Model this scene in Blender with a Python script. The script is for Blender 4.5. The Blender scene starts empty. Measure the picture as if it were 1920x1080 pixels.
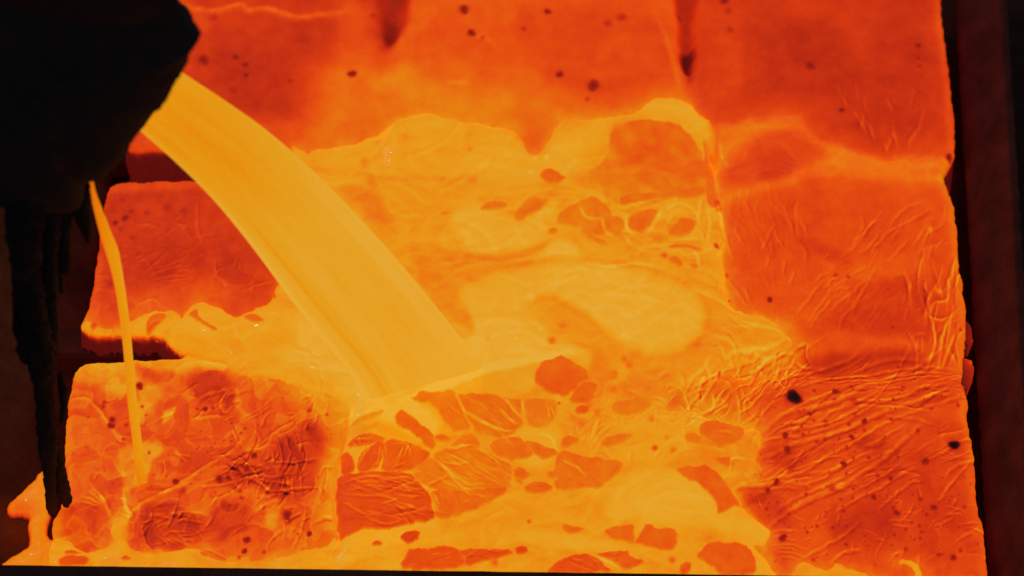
import bpy, math
import numpy as np
from mathutils import Vector

# ------------------------------------------------------------------ camera
PITCH = math.radians(49.8)
DIST = 6.0
FPX = 6000.0                      # focal length in pixels of a 1920 wide frame
SP, CP = math.sin(PITCH), math.cos(PITCH)
scene = bpy.context.scene
cam_d = bpy.data.cameras.new('camera')
cam_d.sensor_width = 36.0
cam_d.lens = 36.0 * FPX / 1920.0
cam_d.clip_end = 200
cam = bpy.data.objects.new('camera', cam_d)
cam.location = (0, -DIST * CP, DIST * SP)
cam.rotation_euler = (math.pi / 2 - PITCH, 0, 0)
cam_d.dof.use_dof = True
cam_d.dof.focus_distance = 5.76
cam_d.dof.aperture_fstop = 2.2
scene.collection.objects.link(cam)
scene.camera = cam
# ------------------------------------------------------------------ world: a dim workshop
world = bpy.data.worlds.new('World')
scene.world = world
world.use_nodes = True
bg = world.node_tree.nodes['Background']
bg.inputs[0].default_value = (0.08, 0.074, 0.076, 1)
bg.inputs[1].default_value = 0.6
scene.view_settings.view_transform = 'Standard'
scene.view_settings.look = 'None'
scene.view_settings.exposure = 0
scene.view_settings.gamma = 1
scene.view_settings.use_curve_mapping = False
scene.cycles.use_denoising = True
scene.cycles.max_bounces = 6
COL = scene.collection
lamp_d = bpy.data.lights.new('glint_lamp', 'AREA'); lamp_d.shape = 'DISK'; lamp_d.size = 0.04; lamp_d.energy = 1.5; lamp_d.color = (0.95, 0.9, 1.0)  # unseen lamp, added only for the glints on the melt
lamp = bpy.data.objects.new('glint_lamp', lamp_d); COL.objects.link(lamp)
lamp.location = (-1.7, 1.7, 2.7)
lamp.rotation_euler = (Vector((0, 0, 0)) - Vector(lamp.location)).to_track_quat('-Z', 'Y').to_euler()
rng = np.random.default_rng(7)

# ------------------------------------------------------------------ numeric helpers
def srgb(c):
    o = []
    for v in c:
        v = v / 255.0
        o.append(v / 12.92 if v <= 0.04045 else ((v + 0.055) / 1.055) ** 2.4)
    return (*o, 1.0)

def hash2(ix, iy, seed):
    h = (ix * 374761393 + iy * 668265263 + seed * 974634611) & 0xffffffff
    h = ((h ^ (h >> 13)) * 1274126177) & 0xffffffff
    return (h ^ (h >> 16)) & 0xffffffff

def noise2(x, y, seed=0):                       # gradient noise, about -1..1
    x = np.asarray(x, float); y = np.asarray(y, float)
    x0 = np.floor(x); y0 = np.floor(y)
    fx = x - x0; fy = y - y0
    ix = x0.astype(np.int64); iy = y0.astype(np.int64)
    ux = fx * fx * fx * (fx * (fx * 6 - 15) + 10); uy = fy * fy * fy * (fy * (fy * 6 - 15) + 10)
    def g(dx, dy):
        a = hash2(ix + dx, iy + dy, seed) * (2 * math.pi / 4294967296.0)
        return np.cos(a) * (fx - dx) + np.sin(a) * (fy - dy)
    a = g(0, 0); b = g(1, 0); c = g(0, 1); d = g(1, 1)
    return 1.45 * ((a * (1 - ux) + b * ux) * (1 - uy) + (c * (1 - ux) + d * ux) * uy)

def fbm(x, y, seed=0, octv=4):
    s = 0; a = 0.5
    for k in range(octv):
        s = s + a * noise2(x * 2 ** k, y * 2 ** k, seed + 17 * k); a *= 0.5
    return s

def sstep(a, b, x):
    t = np.clip((x - a) / (b - a), 0, 1)
    return t * t * (3 - 2 * t)

def catmull(pts, n=4, closed=True):
    P = np.asarray(pts, float)
    m = len(P)
    out = []
    for i in range(m if closed else m - 1):
        if closed:
            p0, p1, p2, p3 = P[i - 1], P[i], P[(i + 1) % m], P[(i + 2) % m]
        else:
            p0, p1, p2, p3 = P[max(i - 1, 0)], P[i], P[i + 1], P[min(i + 2, m - 1)]
        for k in range(n):
            t = k / n
            out.append(0.5 * ((2 * p1) + (p2 - p0) * t + (2 * p0 - 5 * p1 + 4 * p2 - p3) * t * t + (3 * p1 - p0 - 3 * p2 + p3) * t ** 3))
    if not closed:
        out.append(P[-1])
    return np.array(out)

def sdist(X, Y, poly):                          # signed distance, positive inside
    shp = X.shape
    x = X.ravel(); y = Y.ravel()
    d2 = np.full(x.shape, 1e18); ins = np.zeros(x.shape, bool)
    n = len(poly)
    for i in range(n):
        ax, ay = poly[i]; bx, by = poly[(i + 1) % n]
        ex, ey = bx - ax, by - ay
        l2 = ex * ex + ey * ey + 1e-12
        wx = x - ax; wy = y - ay
        t = np.clip((wx * ex + wy * ey) / l2, 0, 1)
        dx = wx - t * ex; dy = wy - t * ey
        np.minimum(d2, dx * dx + dy * dy, out=d2)
        if ey != 0:
            c = ((ay > y) != (by > y)) & (wx < ex * wy / ey)
            ins ^= c
    return (np.sqrt(d2) * np.where(ins, 1, -1)).reshape(shp)

def lineinfo(X, Y, pl):                         # distance, signed side distance and 0..1 position along an open line
    seg = np.linalg.norm(np.diff(pl, axis=0), axis=1)
    cum = np.concatenate([[0], np.cumsum(seg)]); L = cum[-1]
    best = np.full(X.shape, 1e18); sd = np.zeros(X.shape); tt = np.zeros(X.shape)
    for i in range(len(pl) - 1):
        ax, ay = pl[i]; ex, ey = pl[i + 1] - pl[i]
        l2 = ex * ex + ey * ey + 1e-12
        wx = X - ax; wy = Y - ay
        t = np.clip((wx * ex + wy * ey) / l2, 0, 1)
        dx = wx - t * ex; dy = wy - t * ey
        d2 = dx * dx + dy * dy
        m = d2 < best
        best = np.where(m, d2, best)
        sd = np.where(m, np.sign(ex * wy - ey * wx) * np.sqrt(d2), sd)
        tt = np.where(m, (cum[i] + t * seg[i]) / L, tt)
    return np.sqrt(best), sd, tt

# The whole cast lies on one plane. Chart: cx = 960 + 1000 x (mm), cy = 540 - 1000 sin(pitch) y; z in mm.
def ray(u, v):
    d = np.array([u - 960.0, (540.0 - v) * SP + FPX * CP, (540.0 - v) * CP - FPX * SP])
    return np.array([0, -DIST * CP, DIST * SP]), d
def hit_z(u, v, z):
    o, d = ray(u, v); t = (z - o[2]) / d[2]; return o + t * d
def hit_y(u, v, y):
    o, d = ray(u, v); t = (y - o[1]) / d[1]; return o + t * d
def w2c(p):
    return np.array([960 + 1000 * p[0], 540 - 1000 * SP * p[1]])
def ch(pts, z=0.0):                             # measured points -> chart on the plane at height z
    return np.array([w2c(hit_z(u, v, z)) for u, v in pts])
def Z(c, r, *flat):                             # points measured in a 3x enlarged tile
    return [(640 * c + flat[i] / 3.0, 360 * r + flat[i + 1] / 3.0) for i in range(0, len(flat), 2)]
def P(*flat):
    return [(flat[i], flat[i + 1]) for i in range(0, len(flat), 2)]

# ------------------------------------------------------------------ lattice shared by all cast surfaces
STEP = 1.6
GX0, GY0 = 40.0, -90.0
NX, NY = 1175, 775
GX = GX0 + STEP * np.arange(NX); GY = GY0 + STEP * np.arange(NY)
X, Y = np.meshgrid(GX, GY)                      # [row, col]

def window(poly, m):
    x0, y0 = poly.min(0) - m; x1, y1 = poly.max(0) + m
    i0 = max(int((x0 - GX0) / STEP), 0); i1 = min(int((x1 - GX0) / STEP) + 2, NX)
    j0 = max(int((y0 - GY0) / STEP), 0); j1 = min(int((y1 - GY0) / STEP) + 2, NY)
    return (slice(j0, max(j1, j0)), slice(i0, max(i1, i0)))

def region(H, poly, val, soft=12, Zf=None, dz=0, n=3, warp=3.0, wl=22.0, a=1.0):
    pl = catmull(ch(poly), n)
    w = window(pl, soft + 6)
    x = X[w]; y = Y[w]
    if x.size == 0: return
    wx = x + warp * noise2(x / wl, y / wl, 5); wy = y + warp * noise2(x / wl, y / wl, 6)
    m = sstep(-soft, soft, sdist(wx, wy, pl)) * a
    H[w] += (val - H[w]) * m
    if Zf is not None: Zf[w] += dz * m

def stroke(H, Zf, line, wdt=3.0, hot=0.12, cold=0.08, amp=1.5, side=1, n=4, z=0.0):
    pl = catmull(ch(line, z), n, False)
    w = window(pl, wdt * 5)
    x = X[w]; y = Y[w]
    if x.size == 0: return
    x = x + 1.6 * noise2(x / 13, y / 13, 3); y = y + 1.6 * noise2(x / 13, y / 13, 4)
    d, s, t = lineinfo(x, y, pl)
    wdt = wdt * .85
    env = np.sin(np.pi * np.clip(t * 0.96 + 0.02, 0, 1)) ** 0.45 * (0.75 + 0.35 * noise2(x / 18, y / 18, 9))
    c = np.exp(-(d / wdt) ** 2) * env
    k = np.exp(-((s * side - 1.7 * wdt) / wdt) ** 2) * (d < 4 * wdt) * env * (t > 0.02) * (t < 0.98)
    H[w] += 1.5 * hot * c - 0.95 * cold * k  # hot also paints a fold's lit side, cold its shadow side, as heat
    if Zf is not None: Zf[w] += amp * (c - 0.5 * k)

def spot(H, Zf, cx, cy, r, val, depth=1.5, a=1.0):
    p = ch([(cx, cy)])
    w = window(p, r * 2.2 + 2)
    x = X[w]; y = Y[w]
    if x.size == 0: return
    dx = x - p[0, 0]; dy = y - p[0, 1]
    d = np.sqrt(dx * dx + (dy * 1.12) ** 2) * (1 + 0.22 * noise2(x / 7, y / 7, int(cx) % 50))
    m = np.exp(-(d / r) ** 2.6) * a
    H[w] += (val - H[w]) * m
    if Zf is not None: Zf[w] -= depth * m

def wrinkles(H, Zf, poly, ang, lam, length, ha, za, soft=40, seed=0, bend=0.6, n=3, cover=0.0):
    """skin folds: lit crest beside its shadow side, both painted into the heat, running along ang (degrees, up the picture positive)"""
    pl = catmull(ch(poly), n)
    w = window(pl, 4)
    x = X[w]; y = Y[w]
    if x.size == 0: return
    m = sstep(0, soft, sdist(x, y, pl))
    b = bend * fbm(x / 130, y / 130, seed + 40, 2)
    th = np.radians(ang) + b
    ca, sa = np.cos(np.radians(ang)), -np.sin(np.radians(ang))
    al = x * ca + y * sa; ac = -x * sa + y * ca
    ac = ac + 26 * bend * noise2(al / 150, ac / 60, seed + 41) + 6 * noise2(al / 40, ac / 25, seed + 42)
    def r(off):
        q = noise2(al / length, (ac + off) / lam, seed)
        return np.exp(-(q / 0.16) ** 2)
    a1 = r(0); a2 = r(lam * 0.32)
    patch = sstep(-0.25 - cover, 0.35 - cover, noise2(x / 75, y / 75, seed + 43) + .3 * noise2(x / 28, y / 28, seed + 44))
    mm = m * patch
    H[w] += ha * (a1 - 0.75 * a2) * mm
    Zf[w] += za * (a1 - 0.5 * a2) * mm

# ------------------------------------------------------------------ materials
def ramp_nodes(nt, stops):
    r = nt.nodes.new('ShaderNodeValToRGB')
    e = r.color_ramp.elements
    e[0].position = stops[0][0]; e[0].color = srgb(stops[0][1])
    e[1].position = stops[-1][0]; e[1].color = srgb(stops[-1][1])
    for p, c in stops[1:-1]:
        q = e.new(p); q.color = srgb(c)
    return r
HEAT = [(0.0, (14, 5, 6)), (0.1, (52, 9, 9)), (0.2, (104, 15, 11)), (0.3, (150, 26, 10)), (0.4, (184, 38, 10)),
        (0.5, (212, 54, 9)), (0.6, (229, 76, 8)), (0.68, (231, 100, 7)), (0.76, (231, 124, 8)), (0.84, (230, 146, 14)),
        (0.92, (228, 157, 30)), (1.0, (229, 168, 52))]
def hot_material(name, rough, spec, base):
    m = bpy.data.materials.new(name); m.use_nodes = True
    nt = m.node_tree; b = nt.nodes['Principled BSDF']
    at = nt.nodes.new('ShaderNodeAttribute'); at.attribute_name = 'heat_and_shade'  # heat, with the lit and shadow sides of folds mixed in
    rp = ramp_nodes(nt, HEAT)
    tc = nt.nodes.new('ShaderNodeTexCoord')
    nz = nt.nodes.new('ShaderNodeTexNoise'); nz.inputs['Scale'].default_value = 120; nz.inputs['Detail'].default_value = 4
    mr = nt.nodes.new('ShaderNodeMapRange'); mr.inputs['To Min'].default_value = -0.03; mr.inputs['To Max'].default_value = 0.03
    ad = nt.nodes.new('ShaderNodeMath'); ad.operation = 'ADD'
    L = nt.links.new
    L(tc.outputs['Object'], nz.inputs['Vector']); L(nz.outputs['Fac'], mr.inputs['Value'])
    L(at.outputs['Fac'], ad.inputs[0]); L(mr.outputs['Result'], ad.inputs[1]); L(ad.outputs[0], rp.inputs['Fac'])
    L(rp.outputs['Color'], b.inputs['Emission Color'])
    b.inputs['Emission Strength'].default_value = 1.0
    b.inputs['Base Color'].default_value = base
    b.inputs['Roughness'].default_value = rough
    b.inputs['Specular IOR Level'].default_value = spec
    m.cycles.emission_sampling = 'NONE'
    if name == 'molten_metal':                      # wet, faintly rippled surface
        b.inputs['Emission Strength'].default_value = 1.06; b.inputs['Coat Weight'].default_value = 0.7; b.inputs['Coat Roughness'].default_value = 0.04
        n2 = nt.nodes.new('ShaderNodeTexNoise'); n2.inputs['Scale'].default_value = 70; n2.inputs['Detail'].default_value = 2
        bp = nt.nodes.new('ShaderNodeBump'); bp.inputs['Strength'].default_value = 0.5; bp.inputs['Distance'].default_value = 0.004
        L(tc.outputs['Object'], n2.inputs['Vector']); L(n2.outputs['Fac'], bp.inputs['Height']); L(bp.outputs['Normal'], b.inputs['Coat Normal'])
    return m
M_CRUST = hot_material('glowing_crust', 0.42, 0.5, (0.035, 0.02, 0.015, 1))
M_FALL = hot_material('falling_metal', 0.5, 0.08, (0.03, 0.02, 0.015, 1))
M_MELT = hot_material('molten_metal', 0.3, 0.4, (0.03, 0.02, 0.015, 1))

def rough_material(name, c1, c2, scale, rough=0.85, bump=0.4, spec=0.3):
    m = bpy.data.materials.new(name); m.use_nodes = True
    nt = m.node_tree; b = nt.nodes['Principled BSDF']; L = nt.links.new
    tc = nt.nodes.new('ShaderNodeTexCoord')
    n1 = nt.nodes.new('ShaderNodeTexNoise'); n1.inputs['Scale'].default_value = scale; n1.inputs['Detail'].default_value = 8
    n1.inputs['Roughness'].default_value = 0.65
    r = nt.nodes.new('ShaderNodeValToRGB'); r.color_ramp.elements[0].position = 0.32; r.color_ramp.elements[1].position = 0.7
    r.color_ramp.elements[0].color = (*c1, 1); r.color_ramp.elements[1].color = (*c2, 1)
    bp = nt.nodes.new('ShaderNodeBump'); bp.inputs['Strength'].default_value = bump; bp.inputs['Distance'].default_value = 0.01
    L(tc.outputs['Object'], n1.inputs['Vector']); L(n1.outputs['Fac'], r.inputs['Fac'])
    L(r.outputs['Color'], b.inputs['Base Color']); L(n1.outputs['Fac'], bp.inputs['Height']); L(bp.outputs['Normal'], b.inputs['Normal'])
    b.inputs['Roughness'].default_value = rough; b.inputs['Specular IOR Level'].default_value = spec
    return m
M_LADLE = rough_material('sooted_steel', (0.062, 0.056, 0.06), (0.085, 0.074, 0.078), 9, 0.95, 0.5, 0.1)
M_SLAG = rough_material('cold_slag', (0.035, 0.033, 0.034), (0.06, 0.05, 0.048), 22, 0.9, 0.8, 0.15)
M_FRAME = rough_material('scaled_steel', (0.17, 0.05, 0.042), (0.33, 0.10, 0.085), 14, 0.9, 0.5, 0.2)
M_WALL = rough_material('burnt_refractory', (0.15, 0.065, 0.045), (0.34, 0.15, 0.09), 11, 0.95, 0.7, 0.1)
M_RIM = rough_material('dark_iron', (0.08, 0.045, 0.048), (0.14, 0.075, 0.075), 18, 0.9, 0.5, 0.15)
M_FLOOR = rough_material('sooty_floor', (0.015, 0.013, 0.013), (0.03, 0.027, 0.025), 3, 0.95, 0.3, 0.1)

# ------------------------------------------------------------------ object helpers
def tag(o, label=None, cat=None, group=None, kind=None):
    if label: o['label'] = label
    if cat: o['category'] = cat
    if group: o['group'] = group
    if kind: o['kind'] = kind
    return o
def empty(name, loc, label, cat, group=None):
    o = bpy.data.objects.new(name, None); COL.objects.link(o)
    o.location = loc; o.empty_display_size = 0.05
    return tag(o, label, cat, group)
def mesh_obj(name, V, F, mat, parent=None, heat=None, smooth=True):
    V = np.asarray(V, float)
    if parent is not None: V = V - np.array(parent.location)
    me = bpy.data.meshes.new(name)
    F = np.asarray(F)
    if F.ndim == 2:
        k = F.shape[1]
        me.vertices.add(len(V)); me.vertices.foreach_set('co', V.astype(np.float32).ravel())
        me.loops.add(F.size); me.loops.foreach_set('vertex_index', F.astype(np.int32).ravel())
        me.polygons.add(len(F)); me.polygons.foreach_set('loop_start', np.arange(0, F.size, k, dtype=np.int32))
        me.update(calc_edges=True)
    else:
        me.from_pydata([tuple(v) for v in V], [], [tuple(f) for f in F]); me.update()
    me.polygons.foreach_set('use_smooth', np.full(len(me.polygons), smooth))
    if heat is not None:
        at = me.attributes.new('heat_and_shade', 'FLOAT', 'POINT'); at.data.foreach_set('value', np.asarray(heat, np.float32))
    me.materials.append(mat)
    o = bpy.data.objects.new(name, me); COL.objects.link(o)
    if parent is not None: o.parent = parent
    return o
def lattice_obj(name, w, Zv, Hv, cell, mat, parent=None):
    """mesh from the cells of a lattice window; cell: bool [rows-1, cols-1]"""
    x = X[w]; y = Y[w]
    nr, nc = x.shape
    idx = np.arange(nr * nc).reshape(nr, nc)
    q = np.stack([idx[1:, :-1], idx[1:, 1:], idx[:-1, 1:], idx[:-1, :-1]], -1)[cell]
    if len(q) == 0: return None
    used = np.unique(q)
    mp = np.full(nr * nc, -1); mp[used] = np.arange(len(used))
    px = XP[w].ravel(); py = YP[w].ravel()
    V = np.stack([(px - 960) / 1000, (540 - py) / (1000 * SP), Zv.ravel() / 1000], -1)[used]
    return mesh_obj(name, V, mp[q], mat, parent, Hv.ravel()[used])
def box(name, lo, hi, mat, parent=None, bev=0.004, rough=0.0, seed=0):
    import bmesh
    bm = bmesh.new()
    bmesh.ops.create_cube(bm, size=1)
    for v in bm.verts:
        v.co = Vector([(lo[i] + hi[i]) / 2 + v.co[i] * (hi[i] - lo[i]) for i in range(3)])
    if bev: bmesh.ops.bevel(bm, geom=list(bm.edges), offset=bev, segments=2, affect='EDGES')
    if rough:
        bmesh.ops.subdivide_edges(bm, edges=[e for e in bm.edges if e.calc_length() > 0.05], cuts=24, use_grid_fill=True)
        for v in bm.verts:
            v.co.z += rough * float(fbm(v.co.x * 14, v.co.y * 14, seed, 4)); v.co.x += rough * float(fbm(v.co.y * 16, v.co.z * 16 + 9, seed + 3, 3))
    if parent is not None:
        for v in bm.verts: v.co -= parent.location
    me = bpy.data.meshes.new(name); bm.to_mesh(me); bm.free()
    me.materials.append(mat)
    o = bpy.data.objects.new(name, me); COL.objects.link(o)
    if parent is not None: o.parent = parent
    return o

# ------------------------------------------------------------------ base surface of the cast blocks
OUTLINE = P(300,-70, 1720,-70, 1758,-68, 1763,-50, 1765,0, 1767,40, 1775,100, 1781,150, 1789,230, 1791,275, 1788,290, 1777,306, 1772,325, 1775,345, 1787,380, 1795,440,
            1799,500, 1809,555, 1811,620, 1807,700, 1814,745, 1817,800, 1826,850, 1830,900, 1834,950, 1845,985, 1846,1015,
            1850,1060, 1852,1088, 1846,1098, 1810,1100, 1300,1092, 700,1084, 140,1080, 98,1079, 92,1072, 92,1060, 98,985, 112,950, 119,880, 123,800, 131,735, 140,695, 152,678, 170,671, 250,668, 305,663, 343,654,
            322,640, 298,623, 250,621, 200,622, 168,620, 151,608, 156,595, 166,570, 176,520, 186,450, 195,390, 202,356, 213,341,
            240,336, 350,335, 440,330, 440,316, 350,279, 300,274, 241,274, 236,240, 240,150, 248,-40, 252,-60)
C_OUT = catmull(ch(OUTLINE), 3)
V_LINES = [ch(P(741,-120, 740,0, 725,150, 690,420, 645,760, 636,880, 628,1060, 622,1220)), ch(P(1276,-120, 1288,60, 1300,180, 1345,330, 1355,480, 1395,640, 1422,800, 1432,960, 1450,1060, 1460,1220))]
H_LINES = [ch(P(-60,303, 240,305, 500,312, 900,318, 1400,292, 1780,306, 2000,306)), ch(P(-60,648, 150,648, 340,648, 700,672, 1100,690, 1500,684, 1830,690, 2000,690))]

print('base')
wx = X + 3.0 * noise2(X / 26, Y / 26, 1) + 1.6 * noise2(X / 9, Y / 9, 11)
wy = Y + 2.2 * noise2(X / 26, Y / 26, 2) + 1.4 * noise2(X / 9, Y / 9, 12)
SDO = sdist(wx, wy, C_OUT)
def line_at(pl, q, axis):
    o = np.argsort(pl[:, axis]); return np.interp(q, pl[o, axis], pl[o, 1 - axis])
vc = [X + 9 * noise2(Y / 60, X / 200, 21 + k) - line_at(V_LINES[k], GY, 1)[:, None] for k in range(2)]
hc = [Y + 9 * noise2(X / 60, Y / 200, 31 + k) - line_at(H_LINES[k], GX, 0)[None, :] for k in range(2)]
CELLC = (vc[0] > 0).astype(int) + (vc[1] > 0).astype(int)
CELLR = (hc[0] > 0).astype(int) + (hc[1] > 0).astype(int)
BLK = CELLR * 3 + CELLC
R = 11.0
edge = np.where(SDO > 0, -(R - np.sqrt(np.clip(R * R - (R - np.clip(SDO, 0, R)) ** 2, 0, None))), -R + np.maximum(SDO, -8) * 2 + np.minimum(SDO + 8, 0) * 9)
valley = sum(np.exp(-(c / 26.0) ** 2) for c in hc) * 18 + sum(np.exp(-(c / 22.0) ** 2) for c in vc) * 8
g1y, g1x = np.gradient(SDO, STEP)
gn = np.sqrt(g1x ** 2 + g1y ** 2) + 1e-6
push = np.where(SDO < 0, -SDO, 0) / np.maximum(gn, .6)
XP = X + push * g1x / gn; YP = Y + push * g1y / gn     # the sides of the blocks stand upright under their outline
ZC = -np.clip(valley, 0, 34)                    # coarse
ZB = ZC + edge + 5.0 * fbm(X / 90, Y / 90, 50, 3) + 0.7 * noise2(X / 11, Y / 11, 54)

BH = np.array([0.47, 0.60, 0.47, 0.48, 0.72, 0.57, 0.585, 0.66, 0.55])
HB = BH[BLK]
# soften the steps between blocks
def blur(A, k):
    for ax in (0, 1):
        for _ in range(2):
            c = np.cumsum(np.concatenate([np.repeat(np.take(A, [0], ax), k + 1, ax), A, np.repeat(np.take(A, [-1], ax), k, ax)], ax), ax)
            n = A.shape[ax]
            A = (np.take(c, np.arange(2 * k + 1, 2 * k + 1 + n), ax) - np.take(c, np.arange(n), ax)) / (2 * k + 1)
    return A
HB = blur(HB, 9)
HB += 0.09 * np.exp(-((SDO - 7) / 10.0) ** 2)   # freshly split rims show hotter metal

exec_regions = [
 # back row
 (P(420,70, 560,60, 620,120, 640,200, 560,230, 430,200, 380,150), 0.43, 40), (P(640,10, 690,20, 700,120, 690,240, 640,270, 600,230, 640,140), 0.57, 26),
 (P(245,245, 330,230, 560,225, 640,230, 640,275, 440,300, 245,272), 0.56, 22), (P(330,30, 380,60, 395,45, 350,-10, 330,-20), 0.56, 14),
 (P(600,130, 700,110, 800,130, 960,150, 1080,190, 1190,205, 1100,230, 900,235, 760,225, 660,265, 590,270), 0.69, 60),
 (P(690,150, 760,125, 800,150, 880,175, 960,180, 930,205, 790,190, 730,170), 0.735, 26),
 (P(990,20, 1130,10, 1230,30, 1260,120, 1160,190, 1040,150, 990,90), 0.545, 30),
 (P(712,-40, 762,-40, 765,30, 742,75, 722,88, 712,60), 0.34, 14), (P(722,20, 742,25, 745,60, 728,80, 718,60), 0.24, 9),
 (P(1262,-40, 1310,-40, 1300,40, 1306,110, 1290,150, 1276,100, 1272,30), 0.36, 12), (P(1280,80, 1302,74, 1300,105, 1288,125, 1278,105), 0.16, 7),
 (P(1420,60, 1560,40, 1640,120, 1600,190, 1500,190, 1430,140), 0.425, 40), (P(1640,60, 1730,60, 1740,200, 1690,260, 1600,230), 0.43, 40),
 (P(1310,30, 1370,30, 1400,130, 1370,180, 1320,150), 0.50, 24),
 # middle row
 (P(215,345, 350,345, 430,420, 470,480, 420,520, 250,520, 190,470), 0.445, 30), (P(200,340, 360,338, 370,352, 205,360), 0.55, 9),
 (P(180,560, 280,540, 380,520, 440,545, 380,590, 250,600, 165,610), 0.56, 20),
 (P(1370,360, 1500,350, 1700,340, 1760,420, 1700,470, 1540,520, 1400,500), 0.555, 40), (P(1620,530, 1740,520, 1760,600, 1720,660, 1620,650, 1560,600), 0.475, 26),
 (P(1500,445, 1580,470, 1600,500, 1560,500, 1510,470), 0.50, 12), (P(1530,480, 1590,500, 1640,490, 1700,478, 1770,505, 1700,512, 1640,520, 1570,535), 0.59, 12),
 (P(1500,640, 1560,620, 1700,635, 1720,650, 1600,668, 1510,660), 0.585, 14), (P(1520,664, 1720,655, 1730,685, 1640,700, 1540,705), 0.45, 9),
 (P(1370,590, 1440,590, 1500,610, 1520,650, 1480,640, 1430,605), 0.64, 14),
 # front row
 (P(140,722, 156,678, 250,669, 345,658, 345,672, 300,692, 256,700, 246,736, 200,724, 160,716), 0.80, 9), (P(150,690, 250,675, 340,662, 400,668, 480,705, 420,690, 350,690, 280,740, 210,740, 150,712), 0.80, 12), (P(145,720, 200,740, 230,840, 220,930, 150,930, 130,840), 0.595, 24),
 (P(350,712, 375,697, 400,694, 425,705, 440,735, 400,760, 365,745), 0.47, 7), (P(425,735, 437,730, 440,748, 428,765, 420,755), 0.43, 5),
 (P(245,680, 290,680, 310,700, 300,740, 270,790, 250,780), 0.76, 12), (P(256,680, 285,692, 330,700, 340,720, 300,725, 262,705), 0.60, 8),
 (P(480,720, 560,740, 640,760, 650,790, 600,800, 540,770, 480,750), 0.60, 20),
 (P(225,845, 250,835, 290,830, 305,845, 285,870, 270,905, 240,910, 222,880), 0.77, 7), (P(232,905, 245,905, 240,940, 245,965, 236,975), 0.74, 5),
 (P(520,830, 560,800, 600,790, 618,830, 600,900, 560,940, 500,920, 490,860), 0.43, 12), (P(265,955, 310,940, 380,965, 390,1010, 330,1030, 280,1030, 258,1000), 0.41, 8),
 (P(400,950, 440,935, 470,950, 460,990, 400,1020, 385,985), 0.45, 9), (P(420,865, 470,855, 520,865, 500,895, 440,915, 400,900), 0.46, 8),
 (P(120,960, 170,940, 210,980, 205,1020, 165,1040, 130,1015), 0.52, 8), (P(240,970, 260,965, 265,1030, 245,1030), 0.48, 5),
 (P(500,945, 522,940, 520,985, 500,985), 0.72, 6), (P(340,930, 380,905, 385,960, 350,960), 0.64, 7),
 (P(300,890, 330,850, 390,860, 430,840, 425,870, 360,905, 300,935), 0.56, 14), (P(310,770, 330,765, 322,780, 305,795), 0.78, 4),
 (P(1640,860, 1760,840, 1800,920, 1810,1010, 1640,1060, 1560,1020), 0.485, 50), (P(1740,790, 1790,790, 1810,850, 1770,860), 0.49, 16),
 (P(1410,920, 1460,925, 1480,980, 1440,985, 1395,950), 0.45, 12), (P(1560,980, 1660,950, 1680,1000, 1600,1030), 0.44, 24),
 (P(1600,825, 1655,815, 1660,838, 1622,845), 0.44, 7), (P(1440,830, 1500,840, 1510,870, 1450,880, 1420,860), 0.48, 9),
 (P(1260,725, 1340,690, 1440,660, 1500,660, 1480,720, 1430,800, 1300,790), 0.67, 18), (P(1420,735, 1560,700, 1700,690, 1800,695, 1800,730, 1650,760, 1500,800, 1440,810), 0.545, 26),
]
for poly, val, soft in exec_regions:
    region(HB, poly, val, soft)
HB += 0.06 * fbm(X / 120, Y / 120, 60, 4) + 0.055 * fbm(X / 40, Y / 34, 66, 4) + .035 * np.abs(fbm(X / 55, Y / 45, 67, 3))
region(HB, P(540,728, 655,745, 660,800, 645,850, 600,800, 570,765), .70, 22)
region(HB, P(610,830, 650,800, 640,900, 628,1000, 600,960), .64, 16)
# flaked skin: older cooler scabs with hot seams between them
PX = X + 26 * fbm(X / 50, Y / 50, 131, 3); PY = Y + 26 * fbm(X / 50, Y / 50, 132, 3)
qn = noise2(PX / 58, PY / 46, 133); q2 = noise2(PX / 24, PY / 20, 134)
PA = blur(np.array([.25, .2, .25, .45, .3, .22, .8, .6, .3])[BLK], 8)
SH = sstep(300, 700, Y) * .6 + .4
HB += PA * SH * (.075 * (sstep(.08, -.08 - .2 * (1 - SH), qn) - .5) + .085 * np.exp(-(qn / (.05 + .1 * (1 - SH))) ** 2) + .05 * (sstep(.06, -.06, q2) - .5) + .035 * np.exp(-(q2 / .06) ** 2) * SH)
ZB += PA * SH * 1.6 * (sstep(-.06, .06, qn) - .5)
# open clefts between the back row blocks
for poly, dz in ((P(716,-60, 766,-60, 756,20, 742,60, 722,60), -34), (P(1272,-60, 1306,-60, 1302,30, 1300,115, 1284,122, 1276,60), -40)):
    region(np.zeros_like(HB), poly, 0, 18, ZB, dz)

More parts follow.
